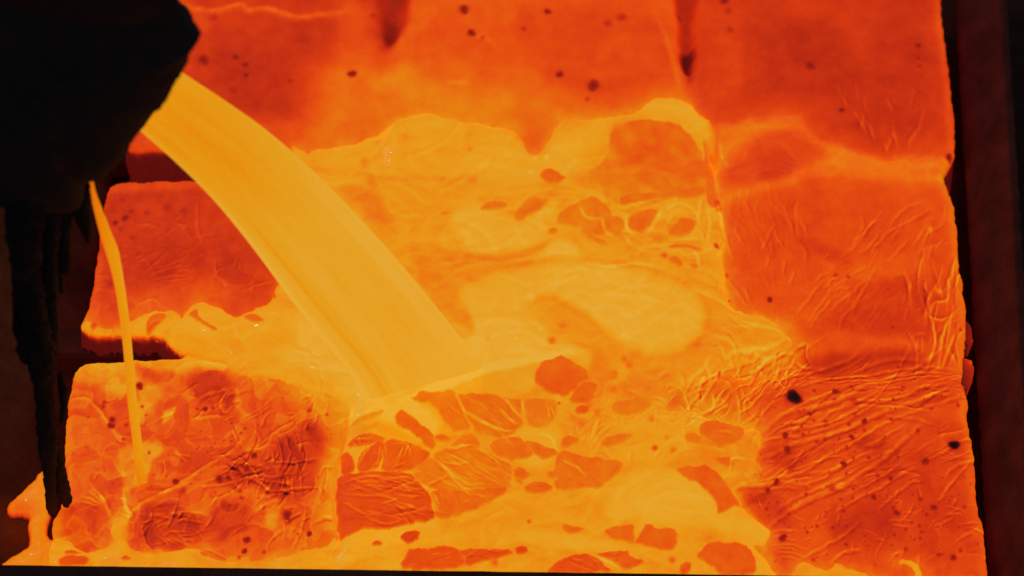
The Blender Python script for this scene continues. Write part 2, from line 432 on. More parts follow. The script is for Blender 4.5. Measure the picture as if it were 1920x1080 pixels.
def S(tile, width, hot, cold, amp, side, *lines):
    return [(Z(tile[0], tile[1], *l), width, hot, cold, amp, side) for l in lines]
B_STROKES = []
B_STROKES += S((2,2), 4.2, .13, .14, 2.6, 1,
 (470,790,560,735,680,660,800,605,920,550,1020,490,1120,425,1200,350,1270,290,1350,205), (280,590,330,570,430,555,520,545,600,552,720,572),
 (430,405,540,385,620,335,760,300,900,255,1050,190,1200,130,1400,70,1560,30), (460,250,530,190,620,150,760,120,900,75,1000,20,1050,-20))
B_STROKES += S((2,2), 2.8, .12, .13, 1.8, 1,
 (560,260,700,240,820,215,900,180,1000,130,1120,60,1180,10), (330,560,420,530,560,525,700,480,800,410,900,360,1000,300,1120,230,1280,160,1420,130),
 (540,690,640,640,760,590,900,520,1010,450), (640,700,760,640,900,580,1020,530,1100,480), (660,985,740,945,850,880,930,830,1000,760), (830,1010,890,955,950,930,1010,925),
 (860,720,980,640,1100,590,1200,520,1300,470), (1150,60,1320,20,1500,-20), (1440,650,1490,580,1540,520,1600,450,1640,420), (1470,520,1530,460,1640,430),
 (760,210,840,150,980,100,1100,40), (600,300,720,270,860,230,980,170,1100,100), (700,560,800,520,900,450,1000,420), (1035,350,1080,330,1120,310), (1060,350,1100,335,1125,318),
 (420,600,540,575,680,590), (720,500,850,480,960,420,1080,370), (900,630,1020,570,1150,500,1240,430), (1100,700,1230,590,1330,520), (450,300,540,300,640,290))
B_STROKES += S((2,2), 1.7, .11, .11, 1.1, 1,
 (500,890,600,900,700,930), (520,930,620,950,690,980), (540,860,640,880), (500,815,600,820,660,830), (520,845,600,850), (540,905,640,935), (560,960,640,985), (1160,770,1230,760,1300,775), (1180,960,1230,945,1210,965),
 (1080,870,1130,880,1120,900), (1180,790,1260,800), (1240,720,1310,720), (1440,380,1500,400), (1450,365,1520,390), (1190,650,1230,660,1200,680), (1290,520,1330,510), (1300,545,1350,540), (1330,570,1340,650),
 (1490,740,1560,730,1600,750), (1510,720,1560,700), (1560,790,1640,775,1690,790), (1620,800,1690,830), (1520,900,1580,850,1640,830), (420,420,440,480), (420,630,450,690), (480,430,520,440), (600,730,680,770),
 (1480,690,1540,700,1590,720), (1560,740,1590,770), (1420,960,1460,935), (1580,860,1610,840))
B_STROKES += S((2,1), 2.3, .12, .15, 1.8, 1,
 (370,1080,400,1000,470,930,560,900,640,900), (450,1080,500,1000,590,960,640,960), (640,930,690,960,735,945), (560,1060,600,1010,680,950), (700,850,700,900,730,940), (640,870,690,850),
 (620,1080,700,1040,840,1020,1000,1010,1120,985,1250,965,1400,955,1560,970), (740,1060,900,1050,1050,1040,1200,1010,1400,985,1560,985), (900,1075,1100,1060,1300,1020,1560,1000),
 (300,1000,420,960,540,910,600,880), (420,1090,470,1040,520,1010,560,950), (600,1000,640,1010,700,970))
B_STROKES += S((2,1), 3.2, .17, .10, 2.6, -1,
 (1385,680,1420,620,1490,600,1495,480), (1385,680,1410,760,1420,850,1380,950,1340,990), (1510,700,1470,780,1450,900,1440,960), (1530,790,1500,870,1460,960), (1390,700,1450,720,1510,690))
B_STROKES += S((2,1), 5.0, .20, .02, 2.6, -1, (1430,540,1455,570), (1390,195,1395,240))
B_STROKES += S((2,1), 3.0, .075, .07, 1.8, 1,
 (640,680,700,610,760,530,820,470), (700,740,740,680,800,600,830,550), (870,790,900,700,960,640,1010,560,1090,410), (820,680,880,620,960,560,1020,500), (940,340,1000,270,1050,190,1120,150),
 (990,350,1060,290,1110,220), (1060,340,1120,260,1180,210,1300,150,1400,90), (960,280,1010,200,1000,120), (1330,330,1360,270,1390,200), (1290,310,1330,250,1380,180), (1250,710,1270,620,1280,500),
 (1360,760,1370,690,1330,560), (1350,520,1400,590), (340,300,290,200), (440,330,470,270,510,180), (580,330,530,260,510,190), (280,370,250,280,240,200), (700,250,680,190,650,140), (360,640,310,560,260,490),
 (380,620,340,540), (820,560,830,500,880,480), (830,570,880,540,920,545), (1380,380,1400,300), (470,420,480,360), (560,470,570,380), (600,520,630,440), (1310,800,1360,800), (720,760,760,690,830,620), (1180,470,1240,460))
B_STROKES += S((0,1), 3.2, .07, .05, 2.0, -1, (1110,30,1105,120,1110,210,1135,290), (1205,380,1215,470))
B_STROKES += S((0,1), 2.6, .075, .06, 1.5, -1, (820,450,880,400,940,340), (840,470,920,440,1000,420,1060,415), (870,490,960,475,1050,470), (780,400,840,360,880,340), (900,430,980,400,1060,360), (1310,420,1330,380),
 (1350,440,1350,390), (1360,560,1440,530,1560,490), (760,640,860,600,900,640), (760,380,800,360), (950,500,1040,490))
B_STROKES += S((0,0), 7.0, .15, .0, 4, 1, (950,0,1020,30,1200,60,1350,30,1400,60,1500,50,1660,95,1760,90,1950,60))
B_STROKES += S((2,0), 3.6, .09, .06, 2, 1, (965,630,1010,700,1035,750), (1050,700,1080,780), (1150,840,1170,770), (1180,690,1190,760,1220,830), (1130,800,1160,840))
B_STROKES += S((1,0), 6.0, .06, .02, 2, 1, (1780,100,1840,250,1880,400,1900,500), (600,460,720,470), (760,200,860,240))
B_STROKES += S((0,2), 3.4, .15, .10, 2.6, -1,
 (700,770,760,700,840,650,960,590,1060,530,1160,470,1240,420,1320,370,1360,300,1340,230), (690,600,710,700,740,740,680,760,620,780), (560,620,600,690,625,755), (1080,200,1200,180,1260,190), (820,610,960,600,1080,540), (390,90,480,80,520,110,590,190,640,270,700,300,750,300))
B_STROKES += S((0,2), 2.2, .11, .14, 1.8, 1,
 (450,660,510,670,570,700), (460,630,520,650,575,680), (490,600,540,630,580,665), (520,590,560,620,590,660), (1150,555,1240,520,1350,505), (1130,580,1240,565,1350,545), (1250,470,1340,465,1460,450,1540,430),
 (1270,490,1380,500,1460,480,1570,460), (1430,520,1500,545,1560,550), (1450,580,1520,600,1560,600), (1440,500,1540,520,1590,500), (1400,530,1330,590,1280,620,1180,660), (920,850,970,825,1040,830,1090,830),
 (860,790,930,750,1000,720,1100,720,1180,745), (880,810,900,790,960,770), (1000,760,1080,770,1150,780), (840,935,810,870,800,800,850,750,850,700,940,650), (1650,380,1640,450,1600,520,1580,600,1550,650),
 (1790,510,1820,460,1880,450), (1780,520,1760,600,1700,640), (1650,640,1640,540,1660,480), (1640,920,1680,850,1710,760,1720,680), (1500,960,1510,900,1550,850,1600,820), (1380,770,1420,740), (1690,200,1640,260,1570,290),
 (1380,200,1450,170,1520,120), (1370,180,1470,140,1540,70), (1480,190,1530,150), (975,380,1030,400,1085,410), (980,375,1050,440), (920,430,930,490,915,520), (860,220,930,180,990,160), (1280,40,1235,110,1270,160,1310,110),
 (650,300,720,340), (530,530,550,500), (1740,330,1680,340,1650,360), (1220,400,1290,375), (1200,420,1300,395), (1320,230,1350,300), (1310,260,1330,330), (1580,500,1620,440,1640,380), (1490,640,1560,620), (800,850,830,800),
 (1540,270,1500,340,1420,380), (1600,700,1660,690), (1300,850,1370,800), (1180,690,1230,620))
for a in B_STROKES:
    stroke(HB, ZB, *a)
print('wrinkles')
def folds(H, Zf, poly, n, ang, spread, lmin, lmax, width, hot, cold, amp, curl=.5, seed=0, side=1):
    """a crop of single skin folds scattered over an area"""
    g = np.random.default_rng(seed)
    pp = np.array(poly); lo_, hi_ = pp.min(0), pp.max(0); k = 0; tries = 0
    while k < n and tries < n * 20:
        tries += 1
        c = lo_ + g.random(2) * (hi_ - lo_)
        if sdist(np.array([[c[0]]]), np.array([[c[1]]]), pp)[0, 0] < 0: continue
        a = math.radians(ang + spread * float(np.clip(g.normal(), -1.6, 1.6))); L_ = lmin + (lmax - lmin) * g.random() ** 1.6
        w_ = width * (.65 + .7 * g.random()); k_ = .35 + .9 * g.random(); b = curl * float(np.clip(g.normal(), -1.3, 1.3))
        pts = []; p = c.copy(); m = max(4, int(L_ / 9))
        for q in range(m + 1):
            pts.append(tuple(p)); a += b / m + .07 * g.normal(); p = p + L_ / m * np.array([math.cos(a), -math.sin(a)])
        stroke(H, Zf, pts, w_, hot * k_, cold * k_, amp * k_, side if g.random() < .8 else -side, 2)
        k += 1
wrinkles(HB, ZB, P(1420,760, 1600,690, 1815,690, 1825,850, 1700,900, 1500,980, 1400,940), 24, 12, 190, .045, 1.0, 40, 70)
wrinkles(HB, ZB, P(1370,350, 1480,360, 1560,500, 1500,560, 1380,560), 100, 13, 70, .03, 0.8, 30, 73)
wrinkles(HB, ZB, P(1500,560, 1560,440, 1700,390, 1790,400, 1800,560, 1790,690, 1700,680), 52, 12, 60, .035, 0.9, 30, 74)
wrinkles(HB, ZB, P(380,860, 480,800, 625,780, 625,1000, 500,1030, 380,1020), 62, 10, 40, .04, 1.0, 24, 75)
wrinkles(HB, ZB, P(200,420, 420,420, 440,520, 300,560, 170,560), 20, 11, 60, .03, 0.9, 30, 79)
CR = P(1240,745, 1300,715, 1390,665, 1480,655, 1520,665, 1500,720, 1450,770, 1425,810, 1330,790, 1260,780)
folds(HB, ZB, CR, 70, 48, 16, 25, 90, 2.6, .13, .15, 2.2, .6, 301)
folds(HB, ZB, CR, 26, 110, 30, 12, 34, 2.2, .12, .12, 1.8, .9, 302)
folds(HB, ZB, P(1400,720, 1560,690, 1810,690, 1820,760, 1600,780, 1440,830), 34, 17, 7, 60, 190, 2.4, .10, .14, 1.8, .25, 303)
folds(HB, ZB, P(1430,800, 1800,700, 1825,850, 1650,900, 1480,980, 1390,930), 46, 24, 8, 40, 170, 2.2, .09, .12, 1.5, .3, 304)
folds(HB, ZB, P(1480,980, 1700,860, 1830,840, 1845,1060, 1500,1060), 46, 38, 26, 12, 60, 2.0, .09, .09, 1.3, .6, 305)
folds(HB, ZB, P(1700,540, 1795,530, 1805,690, 1700,700), 26, 82, 18, 25, 90, 2.8, .11, .12, 2.0, .6, 306, -1)
folds(HB, ZB, P(1500,520, 1640,420, 1770,390, 1780,470, 1640,500, 1540,620), 30, 52, 12, 20, 90, 2.6, .06, .07, 1.6, .5, 307)
folds(HB, ZB, P(1365,380, 1480,380, 1520,480, 1460,560, 1370,540), 22, 100, 12, 25, 80, 2.8, .05, .06, 1.5, .5, 308)
folds(HB, ZB, P(1560,180, 1740,180, 1770,285, 1640,280), 14, 115, 18, 15, 55, 3.0, .06, .05, 1.4, .5, 309)
folds(HB, ZB, P(440,820, 530,790, 620,780, 622,960, 540,1010, 440,1000), 40, 64, 22, 15, 70, 2.2, .12, .22, 2.0, .7, 310)
folds(HB, ZB, P(380,850, 480,840, 560,860, 560,930, 470,930, 380,910), 26, 8, 22, 15, 70, 2.4, .13, .26, 2.2, .6, 311)
folds(HB, ZB, P(255,950, 320,930, 400,960, 400,1030, 270,1030), 26, 8, 22, 12, 55, 2.0, .13, .18, 1.8, .7, 312)
folds(HB, ZB, P(140,760, 250,740, 230,920, 140,940), 20, 50, 40, 12, 45, 2.0, .045, .05, 1.2, .6, 313)
folds(HB, ZB, P(310,740, 480,720, 620,760, 600,800, 460,830, 330,860), 40, 36, 26, 14, 60, 2.2, .09, .14, 1.7, .6, 314)
folds(HB, ZB, P(215,420, 420,410, 450,500, 380,530, 200,520), 24, 22, 22, 14, 50, 2.6, .045, .05, 1.4, .5, 315, -1)
folds(HB, ZB, P(130,930, 230,900, 235,1000, 150,1030), 16, -55, 20, 14, 45, 1.8, .06, .08, 1.4, .4, 316)

DOTS = []                                       # larger dark cinders become objects of their own
def D(c, r, *t):
    for i in range(0, len(t), 3):
        x, y, rr = 640 * c + t[i] / 3, 360 * r + t[i + 1] / 3, t[i + 2] / 3
        DOTS.append((x, y, rr))
D(2,2, 625,73,40, 860,38,17, 738,38,10, 853,82,9, 715,166,13, 738,200,8, 805,208,12, 935,226,11, 1022,210,13, 968,168,11, 1172,202,11, 578,288,16, 678,282,10, 590,372,20, 803,310,11, 754,323,9, 880,306,8, 950,294,13, 1022,258,9,
  922,354,10, 905,450,15, 960,418,8, 1045,415,10, 1325,262,11, 1528,340,28, 1365,435,18, 1210,412,9, 1098,519,11, 1172,530,11, 528,550,14, 480,585,13, 475,685,10, 692,620,10, 962,590,9, 1075,636,13, 955,638,7, 888,648,8, 1183,694,11,
  1204,722,15, 1337,648,12, 1412,695,16, 1290,777,9, 1333,798,10, 1190,846,10, 1255,815,9, 1370,735,8, 565,858,18, 700,835,9, 755,800,9, 843,806,9, 922,797,8, 905,712,10, 805,722,7, 600,728,8, 920,900,10, 733,992,12, 1255,930,12,
  1337,868,8, 1340,830,8, 1562,935,10, 1522,976,15, 1440,960,12, 1585,690,10, 1550,120,9, 1400,138,10, 1240,8,10, 1185,88,9, 1235,36,8, 950,8,9, 670,240,9)
D(2,1, 490,606,15, 250,455,12, 205,268,17, 260,600,9, 862,468,12, 930,480,9, 1182,760,8, 1218,958,8, 1565,775,10)
D(2,0, 718,370,26, 895,620,16, 1325,255,16, 1328,325,10, 1330,372,11, 235,0,25, 1500,868,18)
D(1,0, 690,50,26, 732,182,22, 1160,65,18, 60,415,22, 1228,420,20, 1418,477,32, 1905,50,16)
D(0,0, 1145,338,30, 1325,318,18, 1378,362,18, 1383,418,16)
D(0,1, 705,148,18, 648,175,14, 740,108,12)
D(0,2, 785,12,18, 800,126,9, 820,175,6, 585,100,10, 580,125,12, 632,200,14, 625,232,16, 710,228,10, 692,312,9, 1110,140,9, 1152,138,13, 1198,132,10, 1303,218,8, 1378,248,9, 1355,278,8, 1300,320,8, 1258,315,6, 1190,355,6, 1168,385,7,
  1740,145,12, 1840,168,8, 1430,402,15, 1388,478,15, 1330,480,12, 1235,535,18, 1285,528,13, 988,547,15, 1350,600,12, 1357,640,11, 1290,682,9, 1388,878,17, 1375,940,13, 1345,975,10, 1740,842,13, 1617,740,22, 1675,845,8, 1485,945,12)
WEAK = [(1600,750,8), (1483,879,8), (1366,20,7), (1368,57,7), (1166,33,9), (1140,43,8), (982,53,6), (905,71,5), (1101,185,5), (438,167,9), (401,32,8), (545,152,5), (275,397,6), (313,388,9), (345,395,7), (227,430,5), (248,446,5), (230,374,6),
        (206,530,5), (343,920,6), (1560,915,7), (1670,897,5), (428,750,7), (280,850,3), (700,30,6)]
for x, y, r in WEAK: spot(HB, ZB, x, y, r, 0.34, 1.0, 0.7)
CIND = []
for x, y, r in DOTS:
    if r >= 4.3: CIND.append((x, y, r)); spot(HB, ZB, x, y, r * 1.25, 0.34, 1.2, 0.75)
    else: spot(HB, ZB, x, y, r * 1.05, 0.25, 1.4, 0.66)
for i in range(150):                            # pinholes
    x = rng.uniform(1400, 1835); y = rng.uniform(700, 1060)
    spot(HB, ZB, x, y, rng.uniform(1.2, 2.2), 0.25, .8, 0.6)
for i in range(90):
    x = rng.uniform(130, 620); y = rng.uniform(690, 1040)
    spot(HB, ZB, x, y, rng.uniform(1.2, 2.2), 0.28, .8, 0.5)

# ------------------------------------------------------------------ melt sheets
print('melt')
MELTS = {}
MELTS['pool'] = P(540,290, 575,284, 600,280, 640,271, 667,267, 707,248, 740,227, 783,214, 827,218, 873,230, 927,235, 963,246, 977,263, 990,282, 1013,284, 1037,250, 1060,226, 1107,225, 1160,217, 1193,213, 1213,194, 1240,184, 1273,185,
  1292,192, 1310,206, 1333,228, 1346,253, 1346,285, 1345,320, 1352,362, 1352,400, 1358,420, 1360,447, 1357,473, 1354,493, 1361,515, 1366,560, 1380,582, 1413,590, 1443,600, 1467,619, 1484,648, 1460,660, 1390,672, 1330,694, 1275,722, 1245,748,
  1258,775, 1290,770, 1340,790, 1400,800, 1428,806, 1421,846, 1420,872, 1397,887, 1374,917, 1387,940, 1391,951, 1413,966, 1441,986, 1444,1003, 1427,1021, 1412,1022, 1424,1036, 1447,1060, 1462,1085, 1462,1120, 500,1120,
  500,1062, 560,1045, 610,1035, 632,1010, 626,985, 620,940, 622,890, 640,840, 648,790, 652,765, 645,750, 610,742, 560,727, 520,713, 493,706, 470,711, 445,700, 417,676, 380,664, 340,652, 318,640, 298,628, 300,612, 340,595, 365,570, 380,568, 410,574, 430,590, 445,592,
  480,578, 500,570, 513,560, 517,540, 524,532, 550,500)
MELTS['tongue'] = P(150,612, 158,600, 175,606, 200,614, 227,612, 246,600, 277,586, 302,581, 330,585, 340,596, 318,612, 320,640, 300,633, 250,631, 200,632, 165,630)
MELTS['strip'] = P(60,1110, 70,1040, 97,1015, 130,1015, 145,1032, 170,1036, 200,1023, 213,1010, 207,992, 217,977, 236,974, 233,1005, 246,1030, 283,1040, 333,1033, 370,1028, 394,1043, 433,1054, 500,1050, 547,1040, 583,1030, 617,1020, 628,1005, 640,1050, 640,1110)
MELTS['valley'] = P(1336,240, 1375,226, 1420,218, 1470,214, 1498,215, 1515,235, 1540,258, 1580,266, 1630,282, 1660,286, 1740,283, 1772,290, 1780,300, 1768,330, 1745,340, 1690,334, 1620,330, 1560,326, 1510,320, 1490,345, 1450,355, 1390,370, 1340,380, 1334,320)
MELTS['puddle'] = P(1480,1100, 1492,1072, 1507,1055, 1527,1064, 1553,1068, 1567,1057, 1600,1066, 1640,1085, 1650,1110)
MELTS['splash'] = P(1684,1053, 1703,1049, 1717,1057, 1722,1066, 1728,1078, 1727,1100, 1718,1100, 1712,1072, 1698,1060, 1688,1059)
MZ = 4.0
mwx = X + 4.0 * noise2(X / 30, Y / 30, 91) + 2.0 * noise2(X / 10, Y / 10, 92)
mwy = Y + 4.0 * noise2(X / 30, Y / 30, 93) + 2.0 * noise2(X / 10, Y / 10, 94)
ZFILL = 0.5 * ZC + 5.0 * fbm(X / 90, Y / 90, 50, 3) + 2.2 * fbm(X / 60, Y / 60, 95, 3)
MSD = {}
UNION = np.full(X.shape, -1e3)
for k, poly in MELTS.items():
    pl = catmull(ch(poly, 0.0), 3)
    w = window(pl, 40)
    sd = sdist(mwx[w], mwy[w], pl)
    MSD[k] = (w, sd)
    if k != 'valley': UNION[w] = np.maximum(UNION[w], sd)
    else: UNION[w] = np.maximum(UNION[w], sd - 8)
HB += 0.13 * np.exp(-np.clip(-UNION, 0, 200) / np.where(BLK == 6, 26.0, 16.0)) * (SDO > -6)  # conduction next to the liquid
SW = X + 60 * fbm(X / 150, Y / 110, 111, 2); SV = Y + 60 * fbm(X / 150, Y / 110, 112, 2)
HM = 0.825 + 0.04 * fbm(X / 110, Y / 70, 101, 4) + 0.055 * noise2(SW / 90, SV / 26, 113) + 0.02 * noise2(SW / 30, SV / 9, 114) + 0.018 * fbm(X / 22, Y / 22, 105, 3)
ML = [
 (P(600,290, 720,240, 800,225, 960,255, 1000,300, 1080,240, 1200,222, 1230,195, 1300,200, 1335,250, 1330,280, 1270,230, 1150,235, 1090,330, 1020,345, 900,350, 760,330, 640,320), 0.855, 16),
 (P(880,290, 960,280, 1010,300, 1050,270, 1090,260, 1080,320, 1000,340, 900,335), 0.90, 14), (P(1190,212, 1240,190, 1290,198, 1330,240, 1300,235, 1240,222), 0.89, 8),
 (P(700,340, 860,340, 900,380, 840,400, 800,440, 760,500, 720,480, 690,420), 0.82, 24), (P(640,360, 700,360, 740,440, 700,420), 0.74, 14),
 (P(770,470, 860,480, 1000,490, 980,510, 900,515, 830,540, 790,520), 0.795, 14),
 (Z(1,1, 620,220,650,120,760,75,830,115,900,140,1000,190,1050,165,1190,70,1207,110,1190,170,1140,180,1160,260,1080,320,1000,350,900,355,850,380,720,340,680,280), 0.93, 12),
 (Z(1,1, 1150,370,1190,300,1240,285,1300,310,1335,360,1310,390), 0.95, 9),
 (Z(1,1, 600,370,850,385,1000,370,1120,320,1130,335,1000,395,850,405,700,440,600,470), 0.785, 10),
 (Z(1,1, 690,570,800,540,900,490,1020,480,1150,430,1400,430,1600,470,1800,520,1920,560,2000,600,2040,680,2020,780,1960,860,1880,900,1700,910,1600,880,1480,790,1420,740,1280,640,1180,590,1100,600,1060,660,1000,700,930,720,720,740), 0.925, 15),
 (Z(1,1, 1150,440,1400,440,1560,480,1700,560,1800,700,1700,830,1500,740,1300,600,1180,560), 0.95, 30),
 (Z(1,1, 1090,610,1180,600,1290,650,1420,745,1520,860,1600,900,1500,960,1420,900,1380,860,1280,800,1180,720), 0.81, 12),
 (P(1330,560, 1400,610, 1470,640, 1400,660, 1330,680, 1290,700, 1300,670, 1330,620), 0.80, 18), (P(1180,700, 1260,690, 1240,750, 1180,760, 1160,730), 0.75, 16), (P(1110,660, 1150,700, 1120,760, 1090,760), 0.74, 12),
 (P(870,600, 960,590, 1010,610, 1040,645, 1070,655, 1100,680, 1050,665, 980,680, 900,690, 780,740, 690,770, 650,740, 640,690, 700,700, 860,660), 0.965, 16),
 (P(545,600, 610,620, 700,760, 720,790, 650,758, 570,725, 500,690, 520,640), 0.95, 18), (P(350,575, 480,590, 560,620, 520,660, 400,640, 330,630), 0.865, 20), (P(345,650, 450,650, 560,690, 640,730, 620,745, 520,705, 420,672), 0.85, 12),
 (P(800,745, 960,750, 1090,780, 1250,780, 1260,830, 1150,900, 950,905, 820,880, 700,860, 660,800, 720,790), 0.80, 24), (P(772,455, 830,520, 885,605, 878,630, 830,585, 785,525), 0.775, 8), (P(790,735, 900,690, 1000,672, 1010,690, 1000,730, 960,752, 880,745), 0.855, 8), (P(650,755, 760,745, 790,760, 820,800, 800,830, 700,790, 655,800), 0.95, 10),  # narrow strip right of the stream is a shadow line painted as heat
 (P(1140,935, 1160,915, 1200,882, 1270,888, 1310,903, 1340,930, 1350,962, 1390,970, 1425,988, 1430,1005, 1400,1010, 1340,1000, 1280,1000, 1220,988, 1160,985, 1130,970), 0.90, 12),
 (P(1190,940, 1250,900, 1320,920, 1340,970, 1280,985, 1210,975), 0.925, 20), (P(1180,800, 1260,770, 1290,820, 1280,860, 1220,870, 1150,870), 0.85, 16), (P(960,820, 1030,805, 1050,850, 1020,880, 970,870), 0.90, 10),
 (P(900,930, 1040,920, 1120,950, 1100,985, 980,985, 860,980), 0.825, 20), (P(967,1004, 1017,998, 1057,1006, 1140,1020, 1207,1037, 1173,1037, 1073,1036, 1000,1027), 0.89, 7), (P(640,1010, 700,990, 800,970, 820,1010, 760,1030, 660,1050), 0.88, 14),
 (P(1420,985, 1447,1000, 1420,1030, 1400,1015), 0.90, 6), (P(640,770, 656,780, 650,820, 632,900, 628,1000, 618,940, 628,850), 0.76, 5), (P(1250,880, 1400,800, 1425,840, 1395,885, 1340,880), 0.77, 14),
 (P(1350,245, 1460,235, 1510,240, 1600,280, 1700,300, 1770,305, 1690,325, 1500,310, 1400,330, 1350,330), 0.71, 9),
 (P(1380,290, 1420,260, 1470,248, 1500,250, 1545,280, 1530,300, 1490,330, 1420,350, 1370,350, 1355,330), 0.55, 20), (P(1425,300, 1470,280, 1500,300, 1470,340, 1425,340), 0.50, 18),
 (P(1450,355, 1490,345, 1510,320, 1560,326, 1500,340), 0.58, 8),
]
vz = MSD['valley']; HM[vz[0]] = np.where(vz[1] > -14, 0.66 + 0.03 * noise2(X[vz[0]] / 30, Y[vz[0]] / 18, 7), HM[vz[0]])
for poly, val, soft in ML: region(HM, poly, val, soft, warp=4.0, wl=45.0)
HM += 0.03 * noise2(SW / 60, SV / 20, 118) + 0.018 * noise2(SW / 16, SV / 8, 119) + .03 * (np.exp(-(noise2(SW / 80, SV / 40, 121) / .12) ** 2) - .25)
ZM = ZFILL + MZ
MW = P(1240,400, 1345,390, 1350,480, 1290,520)
M_STROKES = []
M_STROKES += S((1,2), 2.6, .13, .05, 1.6, 1, (640,70,680,150,720,240), (920,100,970,170,1010,210), (1015,110,1030,190), (740,210,830,260,940,290,1000,270), (690,160,760,220,860,270), (900,170,960,230,1000,250),
 (540,450,620,540,680,600,740,630), (560,470,650,550,720,590,790,590), (490,620,530,690,545,740), (510,620,550,700), (1250,460,1330,500,1370,540), (1120,300,1180,320,1210,400))
M_STROKES += S((1,2), 2.0, .11, .07, 1.2, 1, (760,390,850,440,900,500), (780,385,900,450), (640,390,720,365), (540,430,600,465,720,470), (700,520,740,550), (0,580,150,545,300,560,480,600), (280,560,380,560,460,590), (0,640,120,650,250,655,350,700,480,745),
 (300,650,400,660,470,650), (20,690,100,740,150,760), (130,770,250,810,330,790), (220,370,215,430,190,480), (245,360,250,430), (360,370,330,420,300,450), (300,370,360,360,380,400), (100,480,130,420,170,380), (510,985,560,975), (820,950,900,965),
 (1430,985,1500,1020,1560,1050), (1300,1010,1360,1020), (300,590,420,620,480,650), (150,600,260,600,380,640), (60,560,160,580,300,570), (330,570,400,590), (1160,150,1170,220), (1180,160,1200,230), (60,330,180,330), (380,370,350,440), (940,310,1000,330), (620,380,760,370), (690,690,720,680))
M_STROKES += S((1,1), 3.6, .12, .03, 1.6, 1, (1510,60,1540,100,1600,100,1700,80,1790,60), (1800,110,1770,180,1720,250), (1340,110,1380,170,1460,180), (1470,170,1480,240,1530,270), (1600,150,1610,230,1660,250), (1360,420,1500,440,1640,420,1800,450))
M_STROKES += S((2,1), 3.2, .12, .05, 1.6, 1, (-90,110,-20,90,40,105,80,150,90,210), (-80,290,0,290,80,280), (-60,350,30,350,80,380,90,450), (140,130,150,220,130,320), (190,40,215,130,240,250), (210,160,215,200), (60,560,240,640,320,670,420,690,520,720,590,780,605,850), (260,700,330,760,400,780), (300,720,420,770,560,790),
 (200,860,240,930,300,900,480,880,590,830), (130,960,160,1010,180,1070), (610,860,690,930,735,945), (20,1060,120,980,150,940))
M_STROKES += S((2,0), 3.4, .09, .03, 1.8, 1, (140,860,165,930,185,1000,190,1080), (205,800,220,870,255,940))
M_STROKES += S((2,2), 2.8, .11, .05, 1.5, 1, (20,190,110,190,200,160,340,170,440,215), (100,180,60,230,10,260), (340,280,380,250,450,215), (200,290,270,295), (260,520,280,440,360,440))
M_STROKES += S((0,1), 2.6, .04, .10, 1.5, 1, (820,770,880,740,920,735), (1310,540,1390,640,1420,660))
for a in M_STROKES: stroke(HM, ZM, *a)
for poly, ang, lam, ln, ha, sd_ in ((P(1240,720, 1300,690, 1420,650, 1490,650, 1440,720, 1420,820, 1260,790), 45, 9, 40, .09, 111), (P(1290,400, 1350,380, 1360,560, 1300,500), 95, 12, 30, .05, 112),
                                    (P(1090,760, 1220,720, 1250,770, 1150,840, 1050,830, 1060,790), 60, 12, 26, .05, 113), (P(1280,780, 1420,800, 1420,860, 1300,860), 30, 10, 30, .05, 114), (P(1340,600, 1480,620, 1480,655, 1340,680), -20, 12, 50, .05, 115)):
    wrinkles(HM, ZM, poly, ang, lam, ln, ha, 1.5, 14, sd_)
for x, y, r, v in ((683,305,9,.74), (697,345,11,.74), (760,262,9,.78), (708,270,7,.78), (880,258,8,.78), (881,285,6,.76), (887,340,8,.76), (830,340,7,.76), (1245,486,6,.62), (887,713,5,.48), (1055,617,7,.70), (1035,642,8,.68), (1170,675,6,.68), (1180,685,7,.68), (1228,847,6,.55), (1262,850,6,.68), (1250,827,5,.74),
                   (915,640,5,.86), (992,985,4,.6), (1343,465,5,.45), (928,1060,6,.62), (1260,1055,6,.62), (1222,792,7,.7), (1090,800,9,.7), (1105,765,7,.7), (1215,733,5,.7), (1345,380,6,.5), (1333,720,6,.5), (1048,763,3,.5), (1075,790,6,.72), (1120,780,8,.7), (1150,735,9,.68), (1160,760,7,.72)):
    spot(HM, ZM, x, y, r, v, 0.6)
for x, y, r in ((1003,295,5), (1025,296,6), (995,325,5), (995,562,9), (953,644,3), (967,640,3), (1013,622,4), (1297,745,4)): spot(HM, ZM, x, y, r, 1.0, -0.6)

for ln, wd, ht in (((640,560,760,500,880,450,1050,420,1250,400,1500,412,1700,445,1900,520,2040,620), 6, -.06), ((600,440,760,425,900,410,1100,395,1350,385,1600,400,1800,450,2000,540), 4, .035), ((560,400,700,380,850,392,1000,372,1120,322), 6, -.07),
                   ((2050,640,2068,740,2010,860,1910,922,1750,935,1600,905), 7, -.06), ((1070,615,1200,625,1330,690,1440,775,1530,870), 7, -.05), ((1120,590,1260,600,1400,670,1500,760,1640,860), 4, .03), ((520,560,640,530,740,480,860,430), 6, -.05),
                   ((740,560,900,500,1100,455,1350,450,1600,490,1850,570), 5, .02), ((900,560,1080,500,1300,480,1550,520,1800,600,1960,690), 4, -.022), ((980,570,1120,530,1300,530,1500,580,1750,680), 4, .02), ((700,720,860,715,1000,700,1090,650), 6, -.05),
                   ((420,420,560,350,640,420,760,360), 6, -.03), ((440,470,560,500,680,480,760,520), 6, -.05), ((1000,700,1040,760,1100,800,1180,860), 5, -.03)):
    stroke(HM, ZM, Z(1, 1, *ln), wd * 1.25, ht * (.75 if ht < 0 else .7), 0, ht * 8)
